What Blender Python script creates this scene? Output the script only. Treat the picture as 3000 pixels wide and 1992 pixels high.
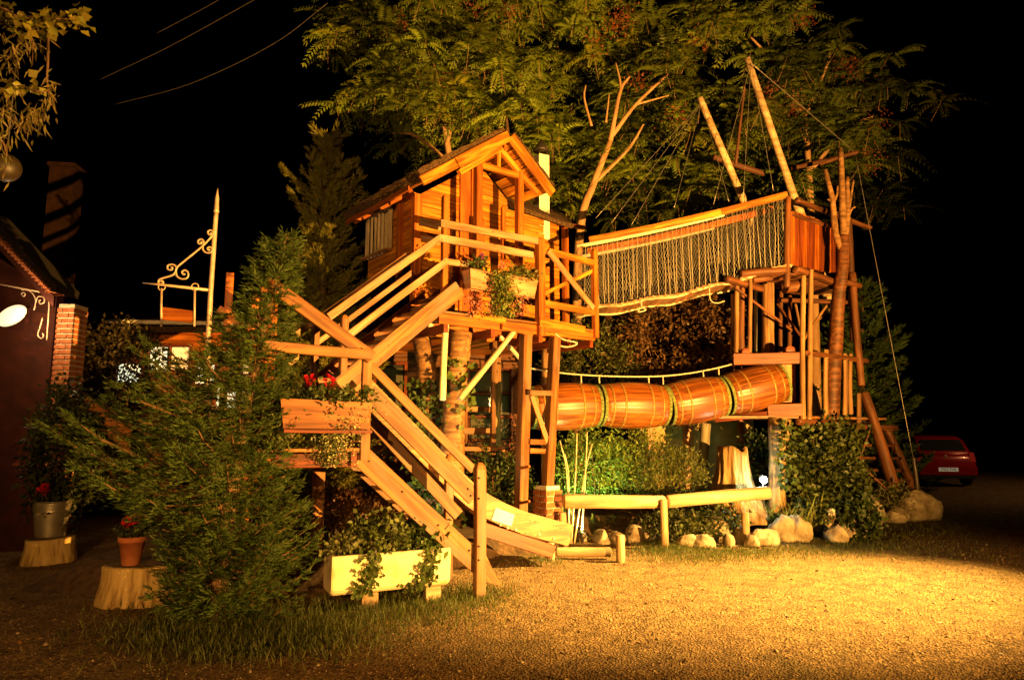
import bpy, math, random
import numpy as np
from mathutils import Vector, Matrix

for o in list(bpy.data.objects):
    bpy.data.objects.remove(o)
SC = bpy.context.scene
COL = SC.collection
# ------------------------------------------------------------------ camera
CAM_H, FPX, PITCH = 1.6, 2000.0, math.atan(264 / 2000)
cam = bpy.data.cameras.new('camera')
cam.lens, cam.sensor_width, cam.clip_end = 36 * FPX / 3000, 36, 2000
camo = bpy.data.objects.new('camera', cam)
camo.location = (0, 0, CAM_H)
camo.rotation_euler = (math.pi / 2 + PITCH, 0, 0)
COL.objects.link(camo)
SC.camera = camo
# ------------------------------------------------------------------ night sky
W = bpy.data.worlds.new('World')
SC.world = W
W.use_nodes = True
wn = W.node_tree.nodes
sky = wn.new('ShaderNodeTexSky')
sky.sky_type = 'NISHITA'
sky.sun_disc = False
sky.sun_elevation = math.radians(-9)
sky.sun_rotation = math.radians(200)
W.node_tree.links.new(sky.outputs[0], wn['Background'].inputs[0])
wn['Background'].inputs[1].default_value = 0.012
SC.view_settings.view_transform = 'Standard'
SC.view_settings.look = 'None'
SC.view_settings.exposure = 0.0
SC.view_settings.gamma = 1.0
SC.render.engine = 'CYCLES'
SC.cycles.use_denoising = True
SC.cycles.max_bounces = 5
SC.cycles.diffuse_bounces = 1
SC.cycles.transparent_max_bounces = 6
SC.cycles.sample_clamp_indirect = 4.0
# floodlight settings: (position, aim, power W, colour, cone degrees, blend, lens radius)
FLOODS = {
    'main': ((7.0, 1.0, 0.62), (-0.2, 11.0, 5.2), 34000, (1.0, 0.47, 0.085), 98, 1.0, 0.03),
    'pool': ((10.5, 7.2, 8.0), (2.7, 7.7, 0.0), 72000, (1.0, 0.57, 0.13), 32, 1.0, 0.12),
    'side': ((-1.3, -3.4, 2.7), (-2.5, 9.0, 3.0), 3700, (1.0, 0.47, 0.11), 54, 0.9, 0.10),
    'car_fill': ((16.5, 15.5, 5.5), (12.2, 19.5, 0.4), 420, (1.0, 0.55, 0.20), 120, 0.8, 0.15),  # added out of view to brighten the car and the far yard
}
GARDEN_LAMP_W, SHRUB_FILL_W, DECK_LAMP_W = 16, 280, 90

# ------------------------------------------------------------------ geometry helpers
CP, SP = math.cos(PITCH), math.sin(PITCH)


def V(*a):
    return Vector(a)


def ray(px, py):
    u, v = (px - 1500) / FPX, (996 - py) / FPX
    return V(u, CP - v * SP, SP + v * CP)


def P(px, py, Y):
    r = ray(px, py)
    return V(0, 0, CAM_H) + r * (Y / r.y)


def G(px, py, z=0.0):
    r = ray(px, py)
    return V(0, 0, CAM_H) + r * ((z - CAM_H) / r.z)


def onp(px, py, p0, n):
    r = ray(px, py)
    c = V(0, 0, CAM_H)
    return c + r * ((p0 - c).dot(n) / r.dot(n))


RNG = random.Random(11)
WM = {}


def thing(name, label, cat, loc=(0, 0, 0), group=None):
    o = bpy.data.objects.new(name, None)
    o.empty_display_size = 0.1
    o.location = loc
    COL.objects.link(o)
    WM[o.name] = Matrix.Translation(Vector(loc))
    tag(o, label, cat, group)
    return o


def tag(o, label=None, cat=None, group=None, kind=None):
    if label:
        o['label'] = label
    if cat:
        o['category'] = cat
    if group:
        o['group'] = group
    if kind:
        o['kind'] = kind
    return o


def link(name, me, mat=None, parent=None, mw=None, smooth=False):
    o = bpy.data.objects.new(name, me)
    if mat is not None and not me.materials:
        me.materials.append(mat)
    mw = mw or Matrix.Identity(4)
    if parent is not None:
        o.parent = parent
        o.matrix_basis = WM[parent.name].inverted() @ mw
    else:
        o.matrix_basis = mw
    COL.objects.link(o)
    WM[o.name] = mw
    if smooth:
        me.polygons.foreach_set('use_smooth', [True] * len(me.polygons))
    return o


def mesh(verts, faces, name='m'):
    me = bpy.data.meshes.new(name)
    me.from_pydata([tuple(v) for v in verts], [], faces)
    me.update()
    return me


def frame(a, b, up=None):
    x = (b - a)
    L = x.length
    x = x / L
    up = up or V(0, 0, 1)
    if abs(x.dot(up)) > 0.98:
        up = V(0, 1, 0) if abs(x.y) < 0.9 else V(1, 0, 0)
    y = up.cross(x).normalized()
    z = x.cross(y)
    M = Matrix((x, y, z)).transposed().to_4x4()
    M.translation = a
    return M, L


def rings_mesh(rings, cap=True):
    n = len(rings[0])
    vs = [v for r in rings for v in r]
    fs = []
    for i in range(len(rings) - 1):
        for j in range(n):
            k = (j + 1) % n
            fs.append((i * n + j, i * n + k, (i + 1) * n + k, (i + 1) * n + j))
    if cap:
        fs.append(tuple(range(n))[::-1])
        fs.append(tuple((len(rings) - 1) * n + j for j in range(n)))
    return vs, fs


def beam(name, a, b, w, h, mat, parent=None, up=None, tip=0.0, ch=None, label=None):
    """Sawn timber from a to b: w across, h along 'up'; tip > 0 gives a shaped top at b."""
    a, b = Vector(a), Vector(b)
    M, L = frame(a, b, up)
    c = ch if ch is not None else min(w, h) * 0.09
    y, z = w / 2, h / 2
    sec = [(-y + c, -z), (y - c, -z), (y, -z + c), (y, z - c), (y - c, z), (-y + c, z), (-y, z - c), (-y, -z + c)]
    bow = RNG.uniform(-1, 1) * 0.004 * min(L, 3)
    rings = [[(0, p, q) for p, q in sec], [(L / 2, p + bow, q + bow) for p, q in sec], [(L, p, q) for p, q in sec]]
    if tip:
        rings.append([(L + tip * .6, p * .78, q * .78) for p, q in sec])
        rings.append([(L + tip, p * .4, q * .4) for p, q in sec])
    vs, fs = rings_mesh(rings)
    o = link(name, mesh(vs, fs), mat, parent, M)
    if label:
        o['label'] = label
    return o


def slab(name, pts, depth, xdir, mat, parent=None, label=None):
    """Polygon pts (planar) given a thickness vector; local X along xdir for the grain."""
    pts = [Vector(p) for p in pts]
    depth = Vector(depth)
    x = Vector(xdir).normalized()
    z = depth.normalized()
    if abs(z.dot(x)) > .95:
        x = V(0, 0, 1) if abs(z.z) < .9 else V(1, 0, 0)
    y = z.cross(x).normalized()
    x = y.cross(z)
    M = Matrix((x, y, z)).transposed().to_4x4()
    M.translation = pts[0]
    Mi = M.inverted()
    lo = [Mi @ p for p in pts]
    n = len(lo)
    T = depth.length
    vs = lo + [p + V(0, 0, T) for p in lo]
    fs = [tuple(range(n))[::-1], tuple(range(n, 2 * n))]
    fs += [(i, (i + 1) % n, n + (i + 1) % n, n + i) for i in range(n)]
    o = link(name, mesh(vs, fs), mat, parent, M)
    if label:
        o['label'] = label
    return o


def box(name, c, sx, sy, sz, mat, parent=None, rz=0.0, bev=0.0):
    """Box standing with its base centre at c."""
    M = Matrix.Translation(Vector(c)) @ Matrix.Rotation(rz, 4, 'Z')
    x, y = sx / 2, sy / 2
    b = bev
    rings = []
    for z, ins in ((0, b), (b, 0), (sz - b, 0), (sz, b)) if b else ((0, 0), (sz, 0)):
        rings.append([(-x + ins, -y + ins, z), (x - ins, -y + ins, z), (x - ins, y - ins, z), (-x + ins, y - ins, z)])
    vs, fs = rings_mesh(rings)
    return link(name, mesh(vs, fs), mat, parent, M)


def tube_data(pts, rad, sides=8, jit=0.0, cap=True, rng=RNG):
    pts = [Vector(p) for p in pts]
    if not hasattr(rad, '__len__'):
        rad = [rad] * len(pts)
    rings = []
    ref = None
    for i, p in enumerate(pts):
        t = (pts[min(i + 1, len(pts) - 1)] - pts[max(i - 1, 0)]).normalized()
        if ref is None:
            ref = V(0, 0, 1) if abs(t.z) < 0.9 else V(1, 0, 0)
        u = (ref - t * ref.dot(t)).normalized()
        w = t.cross(u)
        ref = u
        rings.append([p + (u * math.cos(a) + w * math.sin(a)) * rad[i] * (1 + rng.uniform(-jit, jit))
                      for a in (2 * math.pi * k / sides for k in range(sides))])
    return rings_mesh(rings, cap)


def join_data(parts):
    vs, fs = [], []
    for v, f in parts:
        n = len(vs)
        vs += list(v)
        fs += [tuple(i + n for i in q) for q in f]
    return vs, fs


def tube(name, pts, rad, mat, parent=None, sides=8, jit=0.0, smooth=True, label=None):
    pts = [Vector(p) for p in pts]
    o0 = pts[0].copy()
    vs, fs = tube_data([p - o0 for p in pts], rad, sides, jit)
    o = link(name, mesh(vs, fs), mat, parent, Matrix.Translation(o0), smooth)
    if label:
        o['label'] = label
    return o


def log(name, a, b, r0, r1, mat, parent=None, sides=12, bend=0.02, jit=0.05, label=None):
    """A round pole with a slightly crooked, uneven stem; local X runs along it."""
    a, b = Vector(a), Vector(b)
    M, L = frame(a, b)
    n = max(3, int(L / 0.16))
    ph = RNG.uniform(0, 6)
    bd = RNG.uniform(-1, 1) * bend * L * .5
    be = RNG.uniform(-1, 1) * bend * L * .5
    pts, rr = [], []
    for i in range(n + 1):
        t = i / n
        s = math.sin(math.pi * t)
        pts.append(V(L * t, bd * s + .3 * be * math.sin(5 * t + ph) * s, be * s))
        rr.append((r0 + (r1 - r0) * t) * (1 + RNG.uniform(-jit, jit)))
    # softened sawn ends
    pts = [pts[0]] + [pts[0].lerp(pts[1], .08)] + pts[1:-1] + [pts[-1].lerp(pts[-2], .08)] + [pts[-1]]
    rr = [rr[0] * .88, rr[0]] + rr[1:-1] + [rr[-1], rr[-1] * .88]
    vs, fs = tube_data(pts, rr, sides, jit * .5)
    o = link(name, mesh(vs, fs), mat, parent, M, True)
    if label:
        o['label'] = label
    return o


def lathe(name, prof, mat, parent=None, mw=None, seg=24, smooth=True, close=False):
    """prof: list of (radius, height) turned about local Z."""
    rings = [[(r * math.cos(2 * math.pi * k / seg), r * math.sin(2 * math.pi * k / seg), z) for k in range(seg)] for r, z in prof]
    vs, fs = rings_mesh(rings, cap=not close)
    return link(name, mesh(vs, fs), mat, parent, mw, smooth)


def bez(pts, n=24):
    """Catmull-Rom through pts."""
    pts = [Vector(p) for p in pts]
    q = [pts[0] * 2 - pts[1]] + pts + [pts[-1] * 2 - pts[-2]]
    out = []
    m = max(2, n // (len(pts) - 1))
    for i in range(1, len(q) - 2):
        for k in range(m):
            t = k / m
            p0, p1, p2, p3 = q[i - 1:i + 3]
            out.append(.5 * ((2 * p1) + (p2 - p0) * t + (2 * p0 - 5 * p1 + 4 * p2 - p3) * t * t + (3 * p1 - p0 - 3 * p2 + p3) * t ** 3))
    out.append(pts[-1])
    return out


# ------------------------------------------------------------------ materials
def nodes(name):
    m = bpy.data.materials.new(name)
    m.use_nodes = True
    nt = m.node_tree
    return m, nt, nt.nodes['Principled BSDF'], nt.nodes, nt.links


def ramp(N, stops):
    r = N.new('ShaderNodeValToRGB')
    while len(r.color_ramp.elements) < len(stops):
        r.color_ramp.elements.new(0.5)
    for e, (p, c) in zip(r.color_ramp.elements, stops):
        e.position, e.color = p, (*c, 1)
    return r


def wood(name, dark, light, rough=0.55, scale=(1.1, 16, 16), bump=0.35, knots=True, coat=0.0, wear=None):
    m, nt, b, N, K = nodes(name)
    tc, oi = N.new('ShaderNodeTexCoord'), N.new('ShaderNodeObjectInfo')
    mul = N.new('ShaderNodeVectorMath')
    mul.operation = 'SCALE'
    mul.inputs[0].default_value = (13.1, 7.7, 9.3)
    K.new(oi.outputs['Random'], mul.inputs['Scale'])
    add = N.new('ShaderNodeVectorMath')
    K.new(tc.outputs['Object'], add.inputs[0])
    K.new(mul.outputs[0], add.inputs[1])
    mp = N.new('ShaderNodeMapping')
    mp.inputs['Scale'].default_value = scale
    K.new(add.outputs[0], mp.inputs[0])
    nz = N.new('ShaderNodeTexNoise')
    nz.inputs['Scale'].default_value, nz.inputs['Detail'].default_value, nz.inputs['Distortion'].default_value = 1.0, 6, 0.6
    K.new(mp.outputs[0], nz.inputs[0])
    r = ramp(N, [(0.30, tuple(x * .7 for x in dark)), (0.44, dark), (0.54, tuple((p + q) / 2 for p, q in zip(dark, light))), (0.68, light)])
    K.new(nz.outputs[0], r.inputs[0])
    cur = r.outputs[0]
    # weathering patches along the board
    nb = N.new('ShaderNodeTexNoise')
    nb.inputs['Scale'].default_value, nb.inputs['Detail'].default_value = 2.3, 4
    K.new(add.outputs[0], nb.inputs[0])
    rb = ramp(N, [(0.3, (0.62, 0.60, 0.58)), (0.62, (1.08, 1.06, 1.03))])
    K.new(nb.outputs[0], rb.inputs[0])
    mx = N.new('ShaderNodeMix')
    mx.data_type, mx.blend_type = 'RGBA', 'MULTIPLY'
    mx.inputs[0].default_value = 0.8
    K.new(cur, mx.inputs[6])
    K.new(rb.outputs[0], mx.inputs[7])
    cur = mx.outputs[2]
    if knots:
        vo = N.new('ShaderNodeTexVoronoi')
        vo.inputs['Scale'].default_value = 1.0
        mk = N.new('ShaderNodeMapping')
        mk.inputs['Scale'].default_value = (4.5, 9, 9)
        K.new(add.outputs[0], mk.inputs[0])
        K.new(mk.outputs[0], vo.inputs[0])
        rk = ramp(N, [(0.06, (0.35, 0.3, 0.27)), (0.14, (1, 1, 1))])
        K.new(vo.outputs['Distance'], rk.inputs[0])
        mk2 = N.new('ShaderNodeMix')
        mk2.data_type, mk2.blend_type = 'RGBA', 'MULTIPLY'
        mk2.inputs[0].default_value = 0.85
        K.new(cur, mk2.inputs[6])
        K.new(rk.outputs[0], mk2.inputs[7])
        cur = mk2.outputs[2]
    if wear:
        mw_ = N.new('ShaderNodeMapping')
        mw_.inputs['Scale'].default_value = (1.6, 7, 7)
        K.new(add.outputs[0], mw_.inputs[0])
        nw = N.new('ShaderNodeTexNoise')
        nw.inputs['Scale'].default_value, nw.inputs['Detail'].default_value = 1.0, 7
        K.new(mw_.outputs[0], nw.inputs[0])
        rw = ramp(N, [(0.50, (0, 0, 0)), (0.70, (wear, wear, wear))])
        K.new(nw.outputs[0], rw.inputs[0])
        mg = N.new('ShaderNodeMix')
        mg.data_type = 'RGBA'
        g_ = sum(light) / 3
        mg.inputs[7].default_value = (g_ * .95, g_ * .72, g_ * .50, 1)
        K.new(rw.outputs[0], mg.inputs[0])
        K.new(cur, mg.inputs[6])
        cur = mg.outputs[2]
    hv = N.new('ShaderNodeHueSaturation')
    mr = N.new('ShaderNodeMapRange')
    mr.inputs['To Min'].default_value, mr.inputs['To Max'].default_value = 0.78, 1.18
    K.new(oi.outputs['Random'], mr.inputs[0])
    K.new(mr.outputs[0], hv.inputs['Value'])
    K.new(cur, hv.inputs['Color'])
    K.new(hv.outputs[0], b.inputs['Base Color'])
    b.inputs['Roughness'].default_value = rough
    b.inputs['Specular IOR Level'].default_value = 0.35
    b.inputs['Coat Weight'].default_value = coat
    b.inputs['Coat Roughness'].default_value = 0.25
    bp = N.new('ShaderNodeBump')
    bp.inputs['Strength'].default_value, bp.inputs['Distance'].default_value = bump, 0.01
    K.new(nz.outputs[0], bp.inputs['Height'])
    K.new(bp.outputs[0], b.inputs['Normal'])
    return m


def rough_mat(name, c1, c2, scale=6.0, rough=0.8, bump=0.4, metal=0.0, detail=8, dist=0.02, c3=None, stretch=None, spec=0.3, coord='Object'):
    m, nt, b, N, K = nodes(name)
    tc = N.new('ShaderNodeTexCoord')
    nz = N.new('ShaderNodeTexNoise')
    nz.inputs['Scale'].default_value, nz.inputs['Detail'].default_value = scale, detail
    src = tc.outputs[coord]
    if stretch:
        mp = N.new('ShaderNodeMapping')
        mp.inputs['Scale'].default_value = stretch
        K.new(src, mp.inputs[0])
        src = mp.outputs[0]
    K.new(src, nz.inputs[0])
    st = [(0.3, c1), (0.68, c2)] if c3 is None else [(0.28, c1), (0.5, c2), (0.7, c3)]
    r = ramp(N, st)
    K.new(nz.outputs[0], r.inputs[0])
    K.new(r.outputs[0], b.inputs['Base Color'])
    b.inputs['Roughness'].default_value, b.inputs['Metallic'].default_value = rough, metal
    b.inputs['Specular IOR Level'].default_value = spec
    if bump:
        bp = N.new('ShaderNodeBump')
        bp.inputs['Strength'].default_value, bp.inputs['Distance'].default_value = bump, dist
        K.new(nz.outputs[0], bp.inputs['Height'])
        K.new(bp.outputs[0], b.inputs['Normal'])
    return m


def plain(name, c, rough=0.5, metal=0.0, spec=0.5, coat=0.0):
    m, nt, b, N, K = nodes(name)
    oi = N.new('ShaderNodeObjectInfo')
    nz = N.new('ShaderNodeTexNoise')
    nz.inputs['Scale'].default_value = 14
    tc = N.new('ShaderNodeTexCoord')
    K.new(tc.outputs['Object'], nz.inputs[0])
    r = ramp(N, [(0.3, tuple(x * .8 for x in c)), (0.7, tuple(min(1, x * 1.1) for x in c))])
    K.new(nz.outputs[0], r.inputs[0])
    K.new(r.outputs[0], b.inputs['Base Color'])
    b.inputs['Roughness'].default_value, b.inputs['Metallic'].default_value = rough, metal
    b.inputs['Specular IOR Level'].default_value, b.inputs['Coat Weight'].default_value = spec, coat
    return m


def emit(name, c, s):
    m, nt, b, N, K = nodes(name)
    b.inputs['Base Color'].default_value = (*c, 1)
    b.inputs['Emission Color'].default_value = (*c, 1)
    b.inputs['Emission Strength'].default_value = s
    return m


def leafmat(name, trans=0.35, rough=0.5, spec=0.35):
    m, nt, b, N, K = nodes(name)
    at = N.new('ShaderNodeAttribute')
    at.attribute_name = 'Col'
    K.new(at.outputs['Color'], b.inputs['Base Color'])
    b.inputs['Roughness'].default_value = rough
    b.inputs['Specular IOR Level'].default_value = spec
    tr = N.new('ShaderNodeBsdfTranslucent')
    K.new(at.outputs['Color'], tr.inputs[0])
    mx = N.new('ShaderNodeMixShader')
    mx.inputs[0].default_value = trans
    K.new(b.outputs[0], mx.inputs[1])
    K.new(tr.outputs[0], mx.inputs[2])
    K.new(mx.outputs[0], N['Material Output'].inputs[0])
    return m


M_HOUSE = wood('house_boards', (0.31, 0.100, 0.009), (0.68, 0.285, 0.026), 0.42, coat=0.15)
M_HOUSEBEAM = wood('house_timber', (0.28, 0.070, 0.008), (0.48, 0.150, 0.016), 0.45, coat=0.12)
M_RAIL = wood('rail_timber', (0.30, 0.14, 0.06), (0.54, 0.29, 0.145), 0.55, wear=.8)
M_STAIR = wood('stair_timber', (0.15, 0.058, 0.014), (0.31, 0.132, 0.034), 0.55, wear=.8)
M_PALEPOLE = wood('peeled_pole', (0.62, 0.50, 0.32), (0.80, 0.70, 0.50), 0.6)
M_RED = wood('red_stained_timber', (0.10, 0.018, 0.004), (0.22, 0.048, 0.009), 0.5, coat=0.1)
M_LOGRED = wood('brown_log', (0.075, 0.024, 0.007), (0.19, 0.068, 0.020), 0.6)
M_POLE = wood('rough_pole', (0.16, 0.078, 0.028), (0.36, 0.195, 0.075), 0.7)
M_BARK = rough_mat('bark', (0.06, 0.032, 0.014), (0.17, 0.095, 0.045), 9, 0.9, 0.9, stretch=(1, 1, .25), dist=.03)
M_PALELOG = wood('peeled_fence_log', (0.30, 0.20, 0.10), (0.56, 0.43, 0.26), 0.7, scale=(1.0, 9, 9))
M_BARREL = wood('barrel_oak', (0.13, 0.036, 0.005), (0.29, 0.092, 0.010), 0.40, scale=(1.2, 30, 30), bump=0.2, knots=False, coat=0.18)
M_HOOP = rough_mat('galvanised_hoop', (0.20, 0.11, 0.022), (0.34, 0.20, 0.05), 12, 0.42, 0.1, metal=0.3)
M_MOSS = rough_mat('mossy_rim', (0.05, 0.07, 0.015), (0.18, 0.20, 0.05), 30, 0.95, 0.8)
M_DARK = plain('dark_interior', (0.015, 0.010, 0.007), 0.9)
M_ROPE = rough_mat('rope', (0.34, 0.29, 0.21), (0.56, 0.50, 0.38), 60, 0.85, 0.5)
M_STRAND = rough_mat('net_strand', (0.20, 0.18, 0.14), (0.36, 0.33, 0.26), 40, 0.85, 0.2)
M_WIRE = plain('steel_wire', (0.42, 0.38, 0.32), 0.4, 0.7)
M_THATCH = rough_mat('thatch', (0.022, 0.012, 0.005), (0.10, 0.055, 0.022), 22, 0.95, 0.8)
M_WHITEPLASTER = rough_mat('white_plaster', (0.70, 0.62, 0.48), (0.84, 0.78, 0.64), 7, 0.85, 0.2)
M_TROUGH = rough_mat('cream_trough_paint', (0.34, 0.26, 0.12), (0.60, 0.50, 0.30), 4.5, 0.65, 0.25, c3=(0.68, 0.58, 0.36))
M_STONE = rough_mat('field_stone', (0.12, 0.085, 0.05), (0.30, 0.24, 0.16), 7, 0.92, 1.0, c3=(0.44, 0.37, 0.26), dist=.04)
M_STUMP = rough_mat('stump_wood', (0.22, 0.13, 0.04), (0.56, 0.38, 0.13), 6, 0.85, 0.9, stretch=(4, 4, .4), c3=(0.72, 0.53, 0.21))
M_STUMPEND = rough_mat('stump_end_grain', (0.07, 0.045, 0.02), (0.20, 0.13, 0.06), 9, 0.9, 0.5)
M_OLDSTUMP = rough_mat('old_stump', (0.10, 0.055, 0.02), (0.36, 0.24, 0.11), 6, 0.85, 1.0, stretch=(3, 3, .35), dist=.04)
M_TERRA = rough_mat('terracotta', (0.36, 0.10, 0.035), (0.55, 0.20, 0.07), 7, 0.8, 0.15)
M_ZINC = rough_mat('zinc_bucket', (0.40, 0.36, 0.26), (0.60, 0.55, 0.42), 8, 0.38, 0.1, metal=0.75)
M_SOIL = rough_mat('soil', (0.045, 0.025, 0.012), (0.13, 0.075, 0.035), 14, 0.95, 0.8)
M_IRON = plain('painted_iron', (0.52, 0.40, 0.30), 0.45, 0.2)
M_DARKIRON = plain('dark_iron', (0.06, 0.05, 0.045), 0.45, 0.5)
M_BRICK = rough_mat('brick', (0.22, 0.065, 0.028), (0.42, 0.15, 0.06), 9, 0.85, 0.4)
M_MORTAR = rough_mat('mortar', (0.42, 0.34, 0.24), (0.62, 0.52, 0.38), 20, 0.9, 0.4)
M_LEAF = leafmat('leaf', 0.35)
M_NEEDLE = leafmat('needle', 0.22, 0.6, 0.2)
M_PETAL = leafmat('petal', 0.4, 0.6, 0.2)
# ================================================================== the setting
def sm(x):
    x = min(1, max(0, x))
    return x * x * (3 - 2 * x)


NPR = np.random.RandomState(5)


def ground_mat():
    m, nt, b, N, K = nodes('gravel_dirt')
    tc = N.new('ShaderNodeTexCoord')
    n1, n2, n3 = (N.new('ShaderNodeTexNoise') for _ in range(3))
    for n_, s, dt in ((n1, 0.7, 5), (n2, 38, 6), (n3, 5.5, 6)):
        n_.inputs['Scale'].default_value, n_.inputs['Detail'].default_value = s, dt
        K.new(tc.outputs['Object'], n_.inputs[0])
    vo = N.new('ShaderNodeTexVoronoi')
    vo.inputs['Scale'].default_value = 55
    K.new(tc.outputs['Object'], vo.inputs[0])
    ra = ramp(N, [(0.32, (0.080, 0.046, 0.020)), (0.5, (0.24, 0.152, 0.068)), (0.68, (0.39, 0.262, 0.125))])
    K.new(n2.outputs[0], ra.inputs[0])
    rb = ramp(N, [(0.36, (0.62, 0.60, 0.55)), (0.62, (1.1, 1.07, 1.0))])
    K.new(n3.outputs[0], rb.inputs[0])
    mx = N.new('ShaderNodeMix')
    mx.data_type, mx.blend_type = 'RGBA', 'MULTIPLY'
    mx.inputs[0].default_value = 0.85
    K.new(ra.outputs[0], mx.inputs[6])
    K.new(rb.outputs[0], mx.inputs[7])
    # thin worn turf here and there
    rc = ramp(N, [(0.52, (0, 0, 0)), (0.70, (0.40, 0.40, 0.40))])
    K.new(n1.outputs[0], rc.inputs[0])
    mg = N.new('ShaderNodeMix')
    mg.data_type = 'RGBA'
    mg.inputs[7].default_value = (0.10, 0.105, 0.03, 1)
    K.new(rc.outputs[0], mg.inputs[0])
    K.new(mx.outputs[2], mg.inputs[6])
    K.new(mg.outputs[2], b.inputs['Base Color'])
    b.inputs['Roughness'].default_value = 0.95
    b.inputs['Specular IOR Level'].default_value = 0.2
    ad = N.new('ShaderNodeMath')
    ad.operation = 'ADD'
    K.new(n2.outputs[0], ad.inputs[0])
    K.new(vo.outputs['Distance'], ad.inputs[1])
    bp = N.new('ShaderNodeBump')
    bp.inputs['Strength'].default_value, bp.inputs['Distance'].default_value = 1.0, 0.03
    K.new(ad.outputs[0], bp.inputs['Height'])
    K.new(bp.outputs[0], b.inputs['Normal'])
    return m


M_GROUND = ground_mat()


def wav(x, y):
    return 0.018 * math.sin(1.7 * x + .6 * y) * math.sin(1.3 * y - .4 * x) + 0.009 * math.sin(4.3 * x + 1.1) * math.sin(3.7 * y)


def gx(n, near, far):
    a = [near * (2 * i / n - 1) for i in range(n + 1)]
    out = [-far, -far * .4, -far * .15] + a + [far * .15, far * .4, far]
    return out


def zg(x, y):
    return wav(x, y) * (1 if abs(x) < 13 and -3 < y < 15 else 0) - 0.03


xs, ys = gx(110, 14, 400), [-300, -60, -15] + [-4 + 20 * i / 90 for i in range(91)] + [26, 60, 150, 400]
vs = [(x, y, zg(x, y)) for y in ys for x in xs]
nx = len(xs)
fs = [(j * nx + i, j * nx + i + 1, (j + 1) * nx + i + 1, (j + 1) * nx + i) for j in range(len(ys) - 1) for i in range(nx - 1)]
tag(link('ground', mesh(vs, fs), M_GROUND, smooth=True), 'bare gravel and dirt yard with thin turf', kind='structure')

# raised garden bed behind the stone edging
EDGE = [(-5.5, 7.2), (-3.6, 6.6), (-2.0, 6.75), (-1.0, 6.9), (-0.75, 7.9), (-0.1, 9.0), (0.6, 9.35)] + \
       [(p.x, p.y) for p in (G(1700, 1575), G(1850, 1568), G(2000, 1576), G(2190, 1578), G(2350, 1564), G(2490, 1554), G(2560, 1530), G(2650, 1514), G(2760, 1504))] + [(8.6, 12.4), (9.6, 14.5)]
EX, EY = [p[0] for p in EDGE], [p[1] for p in EDGE]


def edge_y(x):
    return float(np.interp(x, EX, EY))


def bed_z(x, y):
    dy = y - edge_y(x) - .20
    h = .30 * sm(dy / .45) + .16 * sm((dy - .6) / 2.2)
    side = sm((7.4 - x) / .9) * sm((x + 5.4) / 1.0)
    return -.06 + h * side + .03 * math.sin(5 * x + 2 * y) * math.sin(4 * y - x) * sm(dy / .5)


bx_ = [-5.6 + 13.6 * i / 110 for i in range(111)]
by_ = [6.4 + 8.4 * i / 80 for i in range(81)]
vs = [(x, y, bed_z(x, y)) for y in by_ for x in bx_]
fs = [(j * 111 + i, j * 111 + i + 1, (j + 1) * 111 + i + 1, (j + 1) * 111 + i) for j in range(80) for i in range(110)]
tag(link('garden_bed', mesh(vs, fs), M_SOIL, smooth=True), 'raised soil garden bed under the play structure', kind='structure')


def gz(x, y):
    """Top of the ground or the bed at a plan position."""
    z = zg(x, y)
    if -5.6 < x < 8 and 6.4 < y < 14.8:
        z = max(z, bed_z(x, y))
    return z


def put(px, py, z=None):
    """Ground point under a pixel, marched over the bed."""
    r = ray(px, py)
    p = V(0, 0, CAM_H)
    q = p
    for k in range(2000):
        q = p + r * (3 + k * .015)
        if q.z <= gz(q.x, q.y):
            break
    return V(q.x, q.y, gz(q.x, q.y))


# loose gravel lying on the yard
def gravel():
    n = 30000
    x = NPR.uniform(-6, 9.5, n)
    y = 3.0 + 8.5 * NPR.rand(n) ** 1.5
    ok = (y < np.interp(x, EX, EY) - .1) & (np.abs(x) < y * .85 + .3)
    x, y = x[ok], y[ok]
    n = len(x)
    z = np.array([zg(a, b) for a, b in zip(x, y)])
    s = NPR.uniform(.003, .0085, n) * (1 + 1.3 * (NPR.rand(n) > .96) + 2.2 * (NPR.rand(n) > .993))
    base = np.array([(1, 0, 0), (0, 1, 0), (-1, 0, 0), (0, -1, 0), (0, 0, .75), (0, 0, -.5)], float)
    vv = base[None] * s[:, None, None] * NPR.uniform(.6, 1.4, (n, 6, 1))
    a = NPR.uniform(0, 6.28, n)
    ca, sa = np.cos(a)[:, None], np.sin(a)[:, None]
    vv = np.stack([vv[..., 0] * ca - vv[..., 1] * sa, vv[..., 0] * sa + vv[..., 1] * ca, vv[..., 2]], -1)
    vv += np.stack([x, y, z + s * .15], -1)[:, None]
    f = np.array([(0, 1, 4), (1, 2, 4), (2, 3, 4), (3, 0, 4), (1, 0, 5), (2, 1, 5), (3, 2, 5), (0, 3, 5)])
    ff = (f[None] + (np.arange(n) * 6)[:, None, None]).reshape(-1, 3)
    return tri_mesh(vv.reshape(-1, 3), ff)


def tri_mesh(v, f, col=None):
    me = bpy.data.meshes.new('m')
    v = np.asarray(v, np.float32)
    f = np.asarray(f, np.int32)
    me.vertices.add(len(v))
    me.vertices.foreach_set('co', v.ravel())
    me.loops.add(f.size)
    me.loops.foreach_set('vertex_index', f.ravel())
    me.polygons.add(len(f))
    me.polygons.foreach_set('loop_start', np.arange(0, f.size, f.shape[1], dtype=np.int32))
    me.polygons.foreach_set('loop_total', np.full(len(f), f.shape[1], np.int32))
    me.update(calc_edges=True)
    if col is not None:
        ca = me.color_attributes.new('Col', 'FLOAT_COLOR', 'POINT')
        c4 = np.ones((len(v), 4), np.float32)
        c4[:, :3] = col
        ca.data.foreach_set('color', c4.ravel())
    return me


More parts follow.
